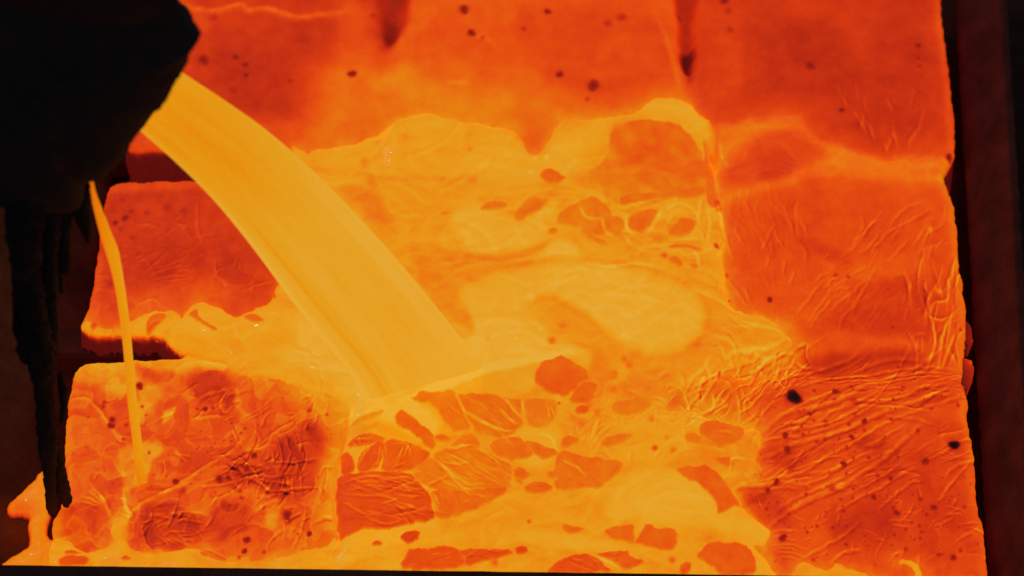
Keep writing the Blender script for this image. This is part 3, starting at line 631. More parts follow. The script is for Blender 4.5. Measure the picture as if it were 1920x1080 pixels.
for ln, wd, ht in (((0,870,200,800,430,710,700,760,960,800,1060,870), 5, .03), ((100,920,300,860,600,860,900,900,1060,930), 7, -.035), ((640,1000,800,980,1000,960,1200,930), 6, -.03), ((60,960,240,1010,500,1020,800,1010), 7, -.04), ((1200,700,1400,680,1560,670,1800,650), 4, .03)):
    stroke(HM, ZM, Z(1, 0, *ln), wd, ht * .6, 0, ht * 8)
folds(HM, ZM, P(600,290, 1330,230, 1340,380, 900,560, 720,420), 40, 8, 18, 40, 160, 5, .028, .04, 1.0, .8, 501)
folds(HM, ZM, P(760,500, 1340,400, 1400,640, 1120,740, 1000,660, 900,560), 10, -12, 16, 60, 170, 5, .02, .035, 1.0, .6, 502)
folds(HM, ZM, P(330,590, 560,560, 690,760, 560,720, 350,660), 20, -24, 18, 30, 110, 4, .03, .05, 1.0, .7, 503)
folds(HM, ZM, P(650,930, 1100,920, 1400,960, 1300,1040, 660,1050), 30, 12, 16, 40, 150, 4.5, .02, .035, 1.0, .6, 504)
region(HM, P(870,690, 905,683, 1000,668, 1060,660, 1075,668, 1010,680, 930,700, 850,730, 780,752, 740,768, 790,735), 1.0, 5)
folds(HM, ZM, P(1080,740, 1260,700, 1400,640, 1420,800, 1280,880, 1060,860), 50, 40, 40, 15, 60, 3, .06, .07, 1.4, .8, 505)
folds(HM, ZM, P(1080,430, 1330,390, 1350,520, 1200,470), 24, -15, 60, 20, 70, 3.4, .06, .05, 1.2, .9, 506)
mat_melt = {'pool': ('melt_pool', 'bright yellow molten pool around the foot of the thick stream', 'molten metal'),
            'tongue': ('melt_tongue', 'short bright tongue of melt on the dark gap left of the pool', 'molten metal'),
            'strip': ('melt_strip', 'low orange strip of melt along the dark front rim at bottom left', 'molten metal'),
            'valley': ('cooling_runnel', 'dull orange runnel between the two upper right blocks', 'molten metal'),
            'puddle': ('melt_puddle', 'yellow melt puddle at bottom edge below the wrinkled block', 'molten metal'),
            'splash': ('melt_splash', 'tiny bright hook of melt at bottom edge of the wrinkled block', 'molten metal')}
MELT_OBJ = {}
ZTOP = np.full(X.shape, -1e4)
for k, (w, sd) in MSD.items():
    T = {'pool': 6.0, 'valley': 3.0}.get(k, 5.0)
    base = ZB[w] * (1 - sstep(0, 22, sd)) + (ZM[w] + edge[w] * 0.9) * sstep(0, 22, sd)
    base = np.minimum(base, np.maximum(base, -400))
    zz = base + np.where(sd > 0, T * (1 - np.exp(-np.clip(sd, 0, 99) / 6.0)), sd * 0.9)
    hh = HM[w] - 0.05 * np.exp(-np.clip(sd, 0, 99) / 2.5) - np.clip(-SDO[w], 0, 6) * .13
    if k in ('valley',): hh = HB[w] + (HM[w] - HB[w]) * sstep(0, 22, sd)
    ok = (sd > -7) & (SDO[w] > -5) & (sd > (-2 if k == 'valley' else -7))
    cell = ok[1:, 1:] & ok[:-1, 1:] & ok[1:, :-1] & ok[:-1, :-1]
    nm, lab, cat = mat_melt[k]
    MELT_OBJ[k] = tag(lattice_obj(nm, w, zz, hh, cell, M_MELT), lab, cat)
    zt = ZTOP[w]; ZTOP[w] = np.where(sd > 1, zz, zt)

# ------------------------------------------------------------------ crust plates drifting on the melt
print('plates')
PL = []
def plate(c, r, heat, *flat, ang=None, own='pool', amp=.03):
    PL.append((Z(c, r, *flat), heat, ang, own, amp))
plate(1,1,.645, 1090,1040,1110,990,1150,950,1240,930,1300,960,1370,990,1385,1040,1340,1090,1290,1140,1240,1160,1150,1130,1100,1090)
plate(1,2,.64, 1300,70,1350,10,1400,0,1435,10,1420,70,1380,110,1320,120,1290,100)
plate(1,2,.62, 1320,150,1350,130,1395,140,1385,170,1350,185,1315,175)
plate(1,2,.70, 410,95,460,60,540,70,620,50,640,85,690,180,718,240,690,262,640,265,590,215,550,150,500,110,450,105, ang=-60)
plate(1,2,.695, 655,78,750,75,850,75,930,120,975,170,1012,212,990,260,930,298,800,290,740,240,690,150, ang=-35)
plate(1,2,.71, 905,90,960,95,1008,102,1012,150,1000,185,960,145, ang=-60)
plate(1,2,.72, 1030,105,1120,100,1200,110,1200,180,1150,250,1060,240,1035,180, ang=80)
plate(1,2,.76, 60,225,120,195,230,160,215,185,130,215,65,245)
plate(1,2,.79, 70,262,140,245,210,228,190,255,100,272)
plate(1,2,.64, 310,185,350,170,390,190,430,230,480,265,510,300,520,330,515,370,480,355,440,310,380,270,330,250,315,220, ang=-40)
plate(1,2,.68, 525,310,560,295,600,310,610,330,570,340,530,325)
plate(1,2,.70, 640,340,700,300,740,300,775,340,760,370,700,380,650,370,620,360, ang=20)
plate(1,2,.62, 40,340,80,305,150,292,220,305,235,330,130,350,60,360, ang=10)
plate(1,2,.605, 95,470,120,400,200,345,238,352,230,400,210,470,160,490,110,505, ang=70, amp=.03)
plate(1,2,.625, 250,350,300,335,400,360,470,390,485,420,450,460,390,490,300,500,235,490,240,420, ang=50, amp=.03)
plate(1,2,.60, 0,390,40,390,70,450,70,500,10,520,0,480, ang=80)
plate(1,2,.565, -10,545,100,522,200,515,330,520,400,540,440,585,490,640,500,700,505,765,400,790,250,815,130,820,30,855,-10,850, ang=-8, amp=.03)
plate(1,2,.70, 530,410,590,390,680,385,760,385,830,410,900,440,945,470,930,490,740,470,600,460,540,435, ang=-20, amp=.03)
plate(1,2,.70, 415,510,490,440,530,455,620,472,740,485,900,500,948,512,945,560,930,590,800,590,700,600,640,600,580,610,500,580,445,545, ang=-30, amp=.03)
plate(1,2,.66, 515,622,640,615,760,610,880,600,930,610,860,650,780,690,700,725,620,750,560,760,530,740,535,690, ang=-50, amp=.03)
plate(1,2,.69, 840,350,920,320,1000,315,1050,370,1080,410,1000,430,900,425,860,390, ang=-30)
plate(1,2,.69, 1030,345,1080,340,1150,370,1210,390,1200,420,1130,430,1080,400, ang=-40)
plate(1,2,.68, 970,510,985,480,1020,485,1060,520,1030,545,1010,570,980,550)
plate(1,2,.66, 1030,595,1060,570,1110,562,1160,575,1188,600,1150,625,1090,628,1050,618)
plate(1,2,.685, 1210,470,1220,420,1260,400,1330,420,1400,430,1500,450,1570,460,1555,500,1500,550,1440,590,1380,585,1300,600,1240,605,1200,585,1230,560,1205,520, ang=-45, amp=.04)
plate(1,2,.69, 1155,515,1180,500,1200,520,1200,545,1175,540)
plate(1,2,.68, 1240,340,1260,310,1310,310,1340,325,1310,350,1250,370)
plate(1,2,.70, 1460,350,1500,310,1580,290,1635,300,1600,330,1540,355,1480,365)
plate(1,2,.73, 1540,120,1620,100,1700,90,1740,110,1720,150,1640,180,1580,180,1530,160)
plate(1,2,.68, 1240,815,1260,800,1310,815,1370,825,1330,850,1290,858,1260,845)
plate(1,2,.675, 1480,840,1540,815,1640,800,1645,840,1640,910,1580,890,1520,880)
plate(1,2,.65, 1655,900,1690,840,1710,805,1740,800,1770,825,1830,820,1880,840,1890,890,1870,930,1820,945,1760,935,1690,915)
plate(1,2,.52, 330,870,370,840,430,835,445,860,420,895,380,910,340,890, ang=30, amp=.03)
plate(1,2,.58, 170,910,200,890,235,905,215,925,180,928)
plate(1,2,.585, 365,970,400,945,500,935,600,925,650,940,688,985,690,1030,600,1050,350,1050)
plate(1,2,.575, 665,950,780,940,880,940,965,955,900,985,800,1010,700,1035,692,985, ang=15)
plate(1,2,.56, 975,940,1000,920,1040,925,1050,950,1030,965,990,965)
plate(1,2,.58, 1160,1060,1230,1000,1300,975,1380,970,1430,990,1480,1030,1510,1060,1400,1075,1200,1075, ang=20, amp=.03)
plate(1,2,.61, 1440,970,1530,955,1610,950,1620,980,1700,1005,1660,1035,1590,1055,1530,1010, ang=-30, amp=.03)
plate(1,2,.66, 1880,490,1910,475,1950,490,1935,520,1905,515)
plate(2,2,.64, 0,485,60,475,150,480,220,540,270,600,320,660,315,690,270,700,205,740,190,690,150,620,100,580,40,550,0,530, ang=-30)
plate(2,2,.66, 180,440,200,425,260,425,290,460,270,475,220,470)
plate(2,2,.665, 100,250,150,205,230,190,310,210,345,250,340,300,300,340,220,355,150,330,100,290)
plate(2,2,.615, 80,985,110,940,150,910,250,905,360,920,400,980,410,1040,380,1075,250,1085,180,1050,120,1010)
plate(2,2,.60, 0,1020,40,1015,45,1060,0,1085,-20,1050)
plate(2,2,.72, 10,300,60,280,110,310,180,350,150,370,60,345,15,330)
plate(0,1,.57, 1185,540,1210,510,1270,505,1330,550,1380,600,1420,650,1380,680,1330,700,1300,690,1230,630,1180,600, ang=-50, amp=.05)
plate(0,1,.60, 1420,640,1440,600,1490,560,1540,545,1550,590,1500,610,1450,645, ang=40)
plate(0,1,.68, 1370,700,1430,690,1490,735,1440,745,1390,730)
plate(0,1,.65, 820,760,840,710,890,680,935,690,920,730,870,760,830,775, own='tongue', ang=40)
plate(0,1,.67, 1060,690,1110,670,1120,700,1160,740,1220,775,1200,785,1150,755,1100,725)
plate(0,1,.585, 510,740,530,705,570,690,585,700,560,740,530,765,515,770, own='tongue')
plate(1,0,.66, 1115,985,1150,945,1190,945,1240,985,1265,1010,1230,1035,1170,1040,1130,1015)
DOME = len(PL)
PL.append((P(1144,256, 1160,238, 1207,229, 1260,234, 1300,263, 1317,290, 1325,320, 1325,347, 1320,368, 1290,376, 1240,374, 1180,382, 1150,390, 1122,352, 1088,343, 1102,320, 1130,302, 1142,285), .655, None, 'pool', .02))
PL.append((P(1060,395, 1110,375, 1140,395, 1150,430, 1120,445, 1085,430, 1045,420), .725, None, 'pool', .02))
plate(1,1,.70, 1390,80,1440,85,1500,100,1520,130,1470,165,1420,172,1385,140)
plate(1,1,.715, 1490,200,1510,160,1550,145,1590,170,1590,220,1550,260,1510,250)
plate(1,1,.69, 1612,165,1650,125,1780,105,1760,150,1720,210,1680,245,1620,220)
plate(1,1,.675, 1535,20,1650,-5,1800,0,1900,15,1880,40,1780,68,1640,88,1575,92,1540,60)
plate(1,1,.66, 1840,240,1870,190,1920,160,1990,172,1985,215,1940,260,1870,265)
plate(1,1,.665, 1840,312,1920,303,1980,318,2030,335,1980,352,1920,345,1850,330)
plate(1,1,.70, 1840,385,1880,370,1925,410,1905,440,1850,415)
plate(1,1,.69, 1955,420,1990,412,2010,435,1980,448)
plate(1,1,.73, 1740,290,1780,255,1810,270,1800,300,1760,305)
plate(1,1,.73, 1360,205,1400,230,1430,260,1490,290,1500,310,1450,300,1400,280,1360,240)
plate(1,1,.71, 1160,230,1190,210,1220,225,1200,250,1165,255)
plate(1,1,.72, 985,115,1050,50,1100,38,1160,60,1120,110,1060,140,1000,175,975,150)
plate(1,1,.72, 780,105,830,70,920,70,930,100,870,115,800,120)
plate(1,1,.72, 550,135,590,120,615,135,580,145)
plate(1,1,.74, 1480,1020,1530,990,1560,1010,1550,1050,1500,1060)
plate(0,2,.58, 360,950,400,935,450,940,460,950,420,962,380,965, own='strip')
plate(0,2,.585, 330,1000,360,975,430,965,490,975,500,1010,440,1030,340,1030, own='strip')
plate(0,2,.60, 680,985,710,970,740,985,720,1000,690,1000, own='strip')
plate(0,2,.62, 1125,945,1150,925,1200,930,1210,950,1180,972,1140,970, own='strip')
for i, (poly, heat, ang, own, amp) in enumerate(PL):
    pl = catmull(ch(poly, MZ / 1000), 3)
    w = window(pl, 10)
    x = X[w]; y = Y[w]
    if min(x.shape) < 4: continue
    size = np.sqrt(np.prod(np.ptp(pl, axis=0)))
    wa = min(3.0, size * 0.04)
    sx = x + wa * noise2(x / 16, y / 16, 200 + i) + 1.3 * noise2(x / 6, y / 6, 300 + i)
    sy = y + wa * noise2(x / 16, y / 16, 400 + i) + 1.3 * noise2(x / 6, y / 6, 500 + i)
    sd = sdist(sx, sy, pl) + (min(4.2, size * .05) if 730 < pl[:, 1].mean() < 930 and pl[:, 0].mean() < 1200 else min(2.0, size * .025))
    zl = ZTOP[w]; ok0 = zl > -5e3
    soft = 4.6 if pl[:, 1].mean() > 560 else 6.5
    zz = zl + np.where(sd > 0, 3.4 * (1 - np.exp(-np.clip(sd, 0, 99) / 3.0)), sd * 0.9)
    if i == DOME: heat = .655 + .085 * sstep(-60, 70, (y - 330) * .8 - (x - 1230) * .45) - .035 * np.exp(-(((x - 1200) / 40) ** 2 + ((y - 290) / 30) ** 2)) + .05 * sstep(-.1, .5, noise2(x / 40, y / 30, 4))
    hh = heat + 0.075 * fbm(x / 30, y / 26, 600 + i, 3) + 0.03 * noise2(x / 70, y / 70, 610 + i)
    k = sstep(-soft * 0.4, soft, sd)
    hh = np.where(sd < soft, hh * k + (HM[w]) * (1 - k), hh)
    m = sstep(0, 9, sd)
    if ang is not None:
        ca, sa = math.cos(math.radians(ang)), -math.sin(math.radians(ang))
        al = x * ca + y * sa; ac = -x * sa + y * ca + 5 * noise2(x / 40, y / 40, 700 + i)
        lam = 7.0
        amp = amp * sstep(-.4, .4, noise2(x / 30, y / 30, 720 + i))
        r1 = np.exp(-(noise2(al / 48, ac / lam, 710 + i) / .16) ** 2); r2 = np.exp(-(noise2(al / 48, (ac + 2.4) / lam, 710 + i) / .16) ** 2)
        hh += amp * (r1 - .8 * r2) * m; zz += 1.0 * (r1 - .5 * r2) * m  # plate folds: lit and shadow flanks painted in as heat
    # folds drawn across the pool run over the plates too
    ok = (sd > -2.6) & ok0
    cell = ok[1:, 1:] & ok[:-1, 1:] & ok[1:, :-1] & ok[:-1, :-1]
    j, i2 = np.unravel_index(np.argmax(np.where(cell, sd[1:, 1:], -99)), cell.shape)
    fl_ = np.zeros_like(cell); fl_[j, i2] = cell[j, i2]; cnt = 0
    while fl_.sum() != cnt:
        cnt = fl_.sum()
        for _ in range(6):
            g_ = fl_.copy(); g_[1:] |= fl_[:-1]; g_[:-1] |= fl_[1:]; g_[:, 1:] |= fl_[:, :-1]; g_[:, :-1] |= fl_[:, 1:]
            fl_ = g_ & cell
    cell = fl_
    par = MELT_OBJ[own]
    PL[i] = (w, zz, hh, cell, par, sd)
HS = np.zeros_like(HB); ZS = np.zeros_like(HB)
for a in M_STROKES: stroke(HS, ZS, *a)
folds(HS, ZS, P(640,890, 700,885, 790,910, 810,960, 730,985, 650,1000), 26, -10, 12, 30, 110, 2.0, .09, .11, 1.5, .4, 401)
folds(HS, ZS, P(660,840, 760,830, 800,860, 760,890, 670,890), 20, 62, 22, 12, 40, 2.0, .09, .11, 1.4, .6, 402)
folds(HS, ZS, P(800,850, 940,860, 960,920, 860,930, 790,900), 26, -22, 9, 30, 110, 1.7, .07, .04, 1.0, .3, 403)
folds(HS, ZS, P(820,740, 960,750, 980,810, 880,820), 16, -40, 12, 25, 80, 1.7, .07, .04, 1.0, .3, 404)
folds(HS, ZS, P(1040,860, 1170,865, 1130,920, 1040,920), 8, -40, 16, 20, 60, 1.7, .05, .04, 1.0, .4, 405)
folds(HS, ZS, P(760,1030, 960,1030, 1000,1050, 760,1070), 8, 8, 10, 20, 70, 1.8, .06, .08, 1.2, .4, 406)
folds(HS, ZS, P(1030,1045, 1200,1040, 1200,1075, 1030,1075), 10, -15, 18, 20, 60, 1.8, .08, .09, 1.2, .5, 407)
for t in PL:
    if len(t) != 6: continue
    w, zz, hh, cell, par, sd = t
    m = sstep(-1, 5, sd)
    lattice_obj('crust_plate', w, zz + ZS[w] * m, hh + 1.1 * HS[w] * m, cell, M_CRUST, par)

# ------------------------------------------------------------------ the nine cast blocks
print('blocks')
HB = np.where(SDO < 0, 0.16 + (HB - 0.16) * np.exp(np.minimum(SDO, 0) / 2.2), HB)
HB = np.where((hc[0] > -60) & (hc[0] < 60) & (SDO < 0), np.minimum(HB, .45), HB)
LAB = ['dull red block partly hidden behind the dark ladle spout in the back row', 'bright orange middle block of the back row above the molten pool', 'dull red block at the back right beside the dark frame',
       'red block between the thin stream and the thick stream', 'hottest block lying under the molten pool at the centre', 'smooth orange red block at mid right with a crumpled right edge',
       'crinkled orange block at front left where the thin stream lands', 'front middle block covered by melt and drifting crust plates', 'wrinkled block at front right dotted with black specks']
BO = []
ok = SDO > -24
okc = ok[1:, 1:] & ok[:-1, 1:] & ok[1:, :-1] & ok[:-1, :-1]
full = (slice(0, NY), slice(0, NX))
for b in range(9):
    cell = okc & (BLK[:-1, :-1] == b)
    jj, ii = np.where(cell)
    w = (slice(jj.min(), jj.max() + 2), slice(ii.min(), ii.max() + 2))
    c = cell[w[0].start:w[0].stop - 1, w[1].start:w[1].stop - 1]
    root = empty('cast_block', ((X[w].mean() - 960) / 1000, (540 - Y[w].mean()) / 1000 / SP, -0.15), LAB[b], 'cast block', 'glowing blocks lying in the casting mould')
    lattice_obj('block_skin', w, ZB[w], HB[w], c, M_CRUST, root)
    BO.append(root)

def sample(A, c):
    i = int(np.clip(round((c[0] - GX0) / STEP), 0, NX - 1)); j = int(np.clip(round((c[1] - GY0) / STEP), 0, NY - 1)); return A[j, i]
for k, (x, y, r) in enumerate(CIND):            # cinders set in the skin
    c = ch([(x, y)])[0]
    if sample(UNION, c) > 0 or sample(SDO, c) < 6: continue
    b = int(sample(BLK, c))
    V = []; H = []; n = 14
    rim = float(sample(HB, c)) + .10
    core = (.02 if r > 7.5 else .27) if y > 420 else .27
    for q, (f, h, t) in enumerate(((1.3, -.6, .44), (1.02, .4, .33), (.78, 1.0, core + .08), (.4, 1.3, core))):
        for a in range(n):
            th = 2 * math.pi * a / n
            rr = r * f * (1 + .16 * math.sin(2 * th + k) + .08 * math.sin(3 * th + 2 * k))
            px, py = c[0] + rr * math.cos(th), c[1] + rr * 0.92 * math.sin(th)
            V.append(((px - 960) / 1000, (540 - py) / 1000 / SP, (sample(ZB, (px, py)) + h) / 1000)); H.append(t if q else max(rim * .8, .3))
    V.append(((c[0] - 960) / 1000, (540 - c[1]) / 1000 / SP, (sample(ZB, c) + 1.5) / 1000)); H.append(core)
    F = []
    for q in range(3):
        for a in range(n): F.append((q * n + a, q * n + (a + 1) % n, (q + 1) * n + (a + 1) % n, (q + 1) * n + a)[::-1])
    me_f = [tuple(f) for f in F] + [(4 * n, 3 * n + a, 3 * n + (a + 1) % n) for a in range(n)]
    FF = np.empty(len(me_f), object); FF[:] = me_f
    mesh_obj('cinder', V, FF, M_CRUST, BO[b], H)

# torn skin flaps hanging off the right edge of the middle right block
def ribbon(name, pts, mat, parent, heats, thick=0.003):
    V = []; H = []; F = []
    for k, (l, r) in enumerate(pts):
        V += [l, r, (r[0], r[1], r[2] - thick), (l[0], l[1], l[2] - thick)]; H += [heats[k][0], heats[k][1], heats[k][1] * .6, heats[k][0] * .6]
    for k in range(len(pts) - 1):
        for a in range(4): F.append((4 * k + a, 4 * k + (a + 1) % 4, 4 * k + 4 + (a + 1) % 4, 4 * k + 4 + a))
    n = 4 * (len(pts) - 1)
    F += [(3, 2, 1, 0), (n, n + 1, n + 2, n + 3)]
    return mesh_obj(name, V, np.array(F), mat, parent, H)
def flap(lft, rgt, heats, b, z0=-6):
    pts = []
    L_ = catmull(ch(lft), 4, False); R_ = catmull(ch(rgt), 4, False)
    hs = np.interp(np.linspace(0, 1, len(L_)), np.linspace(0, 1, len(heats)), heats)
    out = []; hh = []
    for k, (l, r) in enumerate(zip(L_, R_)):
        f = lambda c, z: ((c[0] - 960) / 1000, (540 - c[1]) / 1000 / SP, z / 1000)
        r = r + np.array([2.6 * float(noise2(k * .7, b, 9)) - 1.5, 0])
        out.append((f(l, z0 - 4), f(r, z0 - 14 - 6 * math.sin(k * 1.3)))); hh.append((hs[k] * .55, hs[k]))
    return ribbon('skin_flap', out, M_CRUST, BO[b], hh)
flap(P(1808,578, 1806,600, 1806,625, 1808,650), P(1812,580, 1824,606, 1828,628, 1816,655), (.16, .30, .34, .2), 5)
flap(P(1806,664, 1806,690, 1803,715, 1808,735), P(1826,664, 1829,682, 1826,705, 1812,735), (.62, .42, .34, .3), 5)
flap(P(1838,995, 1840,1005, 1840,1015, 1840,1022), P(1846,995, 1849,1006, 1848,1017, 1844,1024), (.55, .66, .6, .5), 8)

# ------------------------------------------------------------------ melt spilt over the left edge
SP_OUT = P(80,884, 86,905, 95,960, 88,985, 92,1012, 125,1022, 135,1050, 130,1075, 5,1078, 8,1054, 38,1036, 56,1020, 53,985, 55,972, 40,967, 20,966, 14,955, 20,942, 44,920, 66,898)
pl = catmull(ch(SP_OUT, -0.008), 3)
LX = np.arange(-40, 160, 2.0); LY = np.arange(840, 1100, 2.0)
xx, yy = np.meshgrid(LX, LY)
sd = sdist(xx + 1.5 * noise2(xx / 9, yy / 9, 3), yy + 1.5 * noise2(xx / 9, yy / 9, 4), pl)
zz = -8 + np.where(sd > 0, 9 * (1 - np.exp(-np.clip(sd, 0, 99) / 9)), sd * 3) + 1.5 * noise2(xx / 18, yy / 18, 8)
hh = .765 + .04 * fbm(xx / 30, yy / 30, 5, 3) + .02 * noise2(xx / 7, yy / 7, 2)
cc = ch(P(40,955))[0]; hh -= .11 * np.exp(-(((xx - cc[0]) / 24) ** 2 + ((yy - cc[1]) / 16) ** 2))
hh = np.where(sd < 6, hh - .16 * (1 - sstep(-1, 6, sd)), hh); hh = np.where(sd < 0, np.maximum(hh + sd * .2, .06), hh)
ok = sd > -3.5
cell = ok[1:, 1:] & ok[:-1, 1:] & ok[1:, :-1] & ok[:-1, :-1]
idx = np.arange(xx.size).reshape(xx.shape)
q = np.stack([idx[1:, :-1], idx[1:, 1:], idx[:-1, 1:], idx[:-1, :-1]], -1)[cell]
us = np.unique(q); mp = np.full(xx.size, -1); mp[us] = np.arange(len(us))
V = np.stack([(xx.ravel() - 960) / 1000, (540 - yy.ravel()) / 1000 / SP, zz.ravel() / 1000], -1)[us]
tag(mesh_obj('melt_spill', V, mp[q], M_MELT, None, hh.ravel()[us]), 'pointed orange spill of melt on the dark left wall at bottom left', 'molten metal')

# ------------------------------------------------------------------ streams
def resample(pts, n):
    p = catmull(pts, 8, False)
    s = np.concatenate([[0], np.cumsum(np.linalg.norm(np.diff(p, axis=0), axis=1))]); t = np.linspace(0, s[-1], n)
    return np.stack([np.interp(t, s, p[:, 0]), np.interp(t, s, p[:, 1])], -1)
drip_foot = hit_z(266, 908, 0.0)
Y0 = drip_foot[1]
def stream(name, Lp, Rp, n, zfun, flat, heatfun, label, mat):
    Lq, Rq = resample(Lp, n), resample(Rp, n)
    V = []; H = []; F = []; m = 112 if flat < .5 else 40
    for k in range(n):
        t = k / (n - 1)
        c = (Lq[k] + Rq[k]) / 2
        z = zfun(t)
        pc = hit_z(c[0], c[1], z)
        o, d = ray(*c); dep = (pc - o)[1] * CP - (pc - o)[2] * SP
        def at(p):
            o, d = ray(*p); q = o + d * (dep / FPX); return q
        half = (at(Rq[k]) - at(Lq[k])) / 2
        vd = (o - pc); vd = vd / np.linalg.norm(vd)
        hl = np.linalg.norm(half)
        for a in range(m):
            th = 2 * math.pi * a / m
            bulge = 1 + .05 * math.sin(3 * th + 2) * (hl > .03)
            V.append(pc + half * math.cos(th) + vd * hl * flat * (1 - .75 * float(sstep(.72, .98, t))) * math.sin(th) * bulge)
            H.append(heatfun(t, math.cos(th), math.sin(th)))
    for k in range(n - 1):
        for a in range(m): F.append((k * m + a, k * m + (a + 1) % m, (k + 1) * m + (a + 1) % m, (k + 1) * m + a))
    V.append(np.mean(V[:m], 0)); H.append(H[0]); V.append(np.mean(V[(n - 1) * m:n * m], 0)); H.append(H[(n - 1) * m])
    Fl = F + [(n * m, (a + 1) % m, a) for a in range(m)] + [(n * m + 1, (n - 1) * m + a, (n - 1) * m + (a + 1) % m) for a in range(m)]
    FF = np.empty(len(Fl), object); FF[:] = Fl
    return tag(mesh_obj(name, V, FF, mat, None, H), label, 'molten stream')
start = hit_y(300, 190, Y0 + 0.115)
zS = start[2]
def main_heat(t, c, s):
    N = lambda a, b, k: float(noise2(a, b, k))
    e = float(np.sign(s)) * 7
    h = .825 + .10 * sstep(.1, .6, t)
    h += .01 + .026 * N(t * 2.2, c * 4 + e, 31) + .018 * N(t * 1.3, c * 11 + e + .8 * t, 32) + .012 * N(t * 2.5, c * 24 + e, 33) + .016 * N(t * 8, c * 6 + e, 36)
    h += .075 * float(np.exp(-((c + .95) / .045) ** 2)) + .05 * float(sstep(.5, .93, c)) + .02 * float(np.exp(-((c - .45) / .05) ** 2))
    h -= .085 * float(np.exp(-((c + .74 - .10 * t) / .045) ** 2)) * float(sstep(.3, .55, t)) + .04 * float(np.exp(-((c + .62 - .1 * t) / .03) ** 2)) * float(sstep(.15, .4, t))
    h -= .045 * float(np.exp(-((c + .1) / .25) ** 2)) * float(np.exp(-((t - .3) / .15) ** 2))
    h -= .05 * float(sstep(.975, .999, c)) * (t < .8)
    if t < .05: h -= .12 * (1 - t / .05)
    return h + (.945 - h) * float(sstep(.95, 1, t))
ml = P(228,214, 262,245, 330,305, 400,375, 470,460, 540,555, 600,632, 650,694, 684,750, 700,778)
mr_ = P(305,106, 338,133, 420,187, 500,244, 580,313, 650,383, 720,458, 780,528, 830,590, 870,640, 900,680, 912,694)
stream('thick_stream', ml, mr_, 90, lambda t: zS * (1 - (0.4 * t + 0.6 * t * t)) - .004 * t - .03 * max(0, (t - .9) / .1), .30, main_heat, 'broad yellow stream of molten metal arching from the dark ladle into the pool', M_FALL)
tc_ = [(160,314,5), (169,330,5), (172,345,6), (174,358,7), (180,380,10), (190,412,13), (199,440,16), (208,465,18), (217,500,16), (225,540,14), (231,580,13), (236,620,12.5), (240,660,12), (244,710,12), (249,760,12), (255,810,12), (260,855,12), (265,895,13), (267,908,13)]
tl = [(a - w / 1.0 * .8 , b) for a, b, w in tc_]; tr = [(a + w * .8, b) for a, b, w in tc_]
tc_ = [(a, b, w * (1 + .12 * float(noise2(b / 22.0, 3, 88)))) for a, b, w in tc_]
tl = [(a - w * .72, b) for a, b, w in tc_]; tr = [(a + w * .72, b) for a, b, w in tc_]
zD = hit_y(170, 328, Y0)[2]
stream('thin_stream', tl, tr, 70, lambda t: zD * (1 - t) * (1 + .12 * t) - .004 * t, .8,
       lambda t, c, s: .70 + .13 * float(sstep(.0, .35, t)) + .03 * c + .015 * float(noise2(t * 8, c * 2, 3)) - .05 * max(0, -c - .5) * (t < .4) - .06 * float(sstep(.9, 1, t)), 'thin orange trickle falling from the ladle bottom onto the front left block', M_FALL)

# ------------------------------------------------------------------ the ladle
lad = empty('ladle', tuple(hit_y(150, 200, Y0 - .05)), 'black sooted ladle spout pouring at top left', 'ladle')
LO = P(-260,-240, 120,-260, 250,-150, 322,-20, 331,2, 337,20, 346,36, 356,52, 372,60, 378,64, 366,82, 357,100, 352,116, 338,134, 330,150, 318,176, 300,192, 284,208, 272,228, 262,243, 247,258, 243,275, 226,296, 204,316, 188,324, 172,326, 163,332, 164,352, 158,374,
       140,384, 110,388, 80,390, 50,392, 20,388, 0,372, -60,360, -260,340)
def loft(name, outline, cen, YL, bf, bb, mat, nr_=26, jag=3.0):
    lo = catmull(outline, 3); cen = np.array(cen)
    V = []; m = len(lo); Fl = []
    for side in (-1, 1):
        bmax = bf if side < 0 else bb
        for k in range(nr_):
            s = 1 - k / nr_
            for p in lo:
                q = cen + (p - cen) * s
                q = q + (jag * np.array([float(noise2(q[0] / 14, q[1] / 14, 71)), float(noise2(q[0] / 14, q[1] / 14, 72))]) if s > .55 else 0)
                b = bmax * math.sqrt(max(0, 1 - s * s)) + .02 * float(fbm(q[0] / 40, q[1] / 40, 77, 3)) * (1 - s)
                V.append(hit_y(q[0], q[1], YL) + np.array([0, side * b, 0]))
        V.append(hit_y(cen[0], cen[1], YL) + np.array([0, side * bmax, 0]))
    half_n = nr_ * m + 1
    for s_, off in ((0, 0), (1, half_n)):
        for k in range(nr_ - 1):
            for i in range(m):
                f = (off + k * m + i, off + k * m + (i + 1) % m, off + (k + 1) * m + (i + 1) % m, off + (k + 1) * m + i)
                Fl.append(f if s_ else f[::-1])
        for i in range(m):
            f = (off + (nr_ - 1) * m + i, off + (nr_ - 1) * m + (i + 1) % m, off + nr_ * m)
            Fl.append(f if s_ else f[::-1])
    for i in range(m): Fl.append((i, (i + 1) % m, half_n + (i + 1) % m, half_n + i))
    FF = np.empty(len(Fl), object); FF[:] = Fl
    return mesh_obj(name, V, FF, mat, lad)
loft('ladle_shell', LO, (60.0, 90.0), Y0 - .02, .10, .085, M_LADLE)
loft('pouring_lip', P(190,70, 250,20, 320,16, 345,44, 366,66, 350,100, 330,136, 296,186, 266,226, 240,252, 214,290, 170,270, 160,180), (260.0, 150.0), Y0 + .06, .07, .125, M_LADLE, 14, 2.0)
loft('rim_band', P(-260,-210, 60,-190, 240,-120, 316,-30, 322,2, 300,30, 250,46, 170,36, 80,22, 0,10, -260,-20), (40.0, -70.0), Y0 - .10, .035, .06, M_RIM, 10, 2.0)
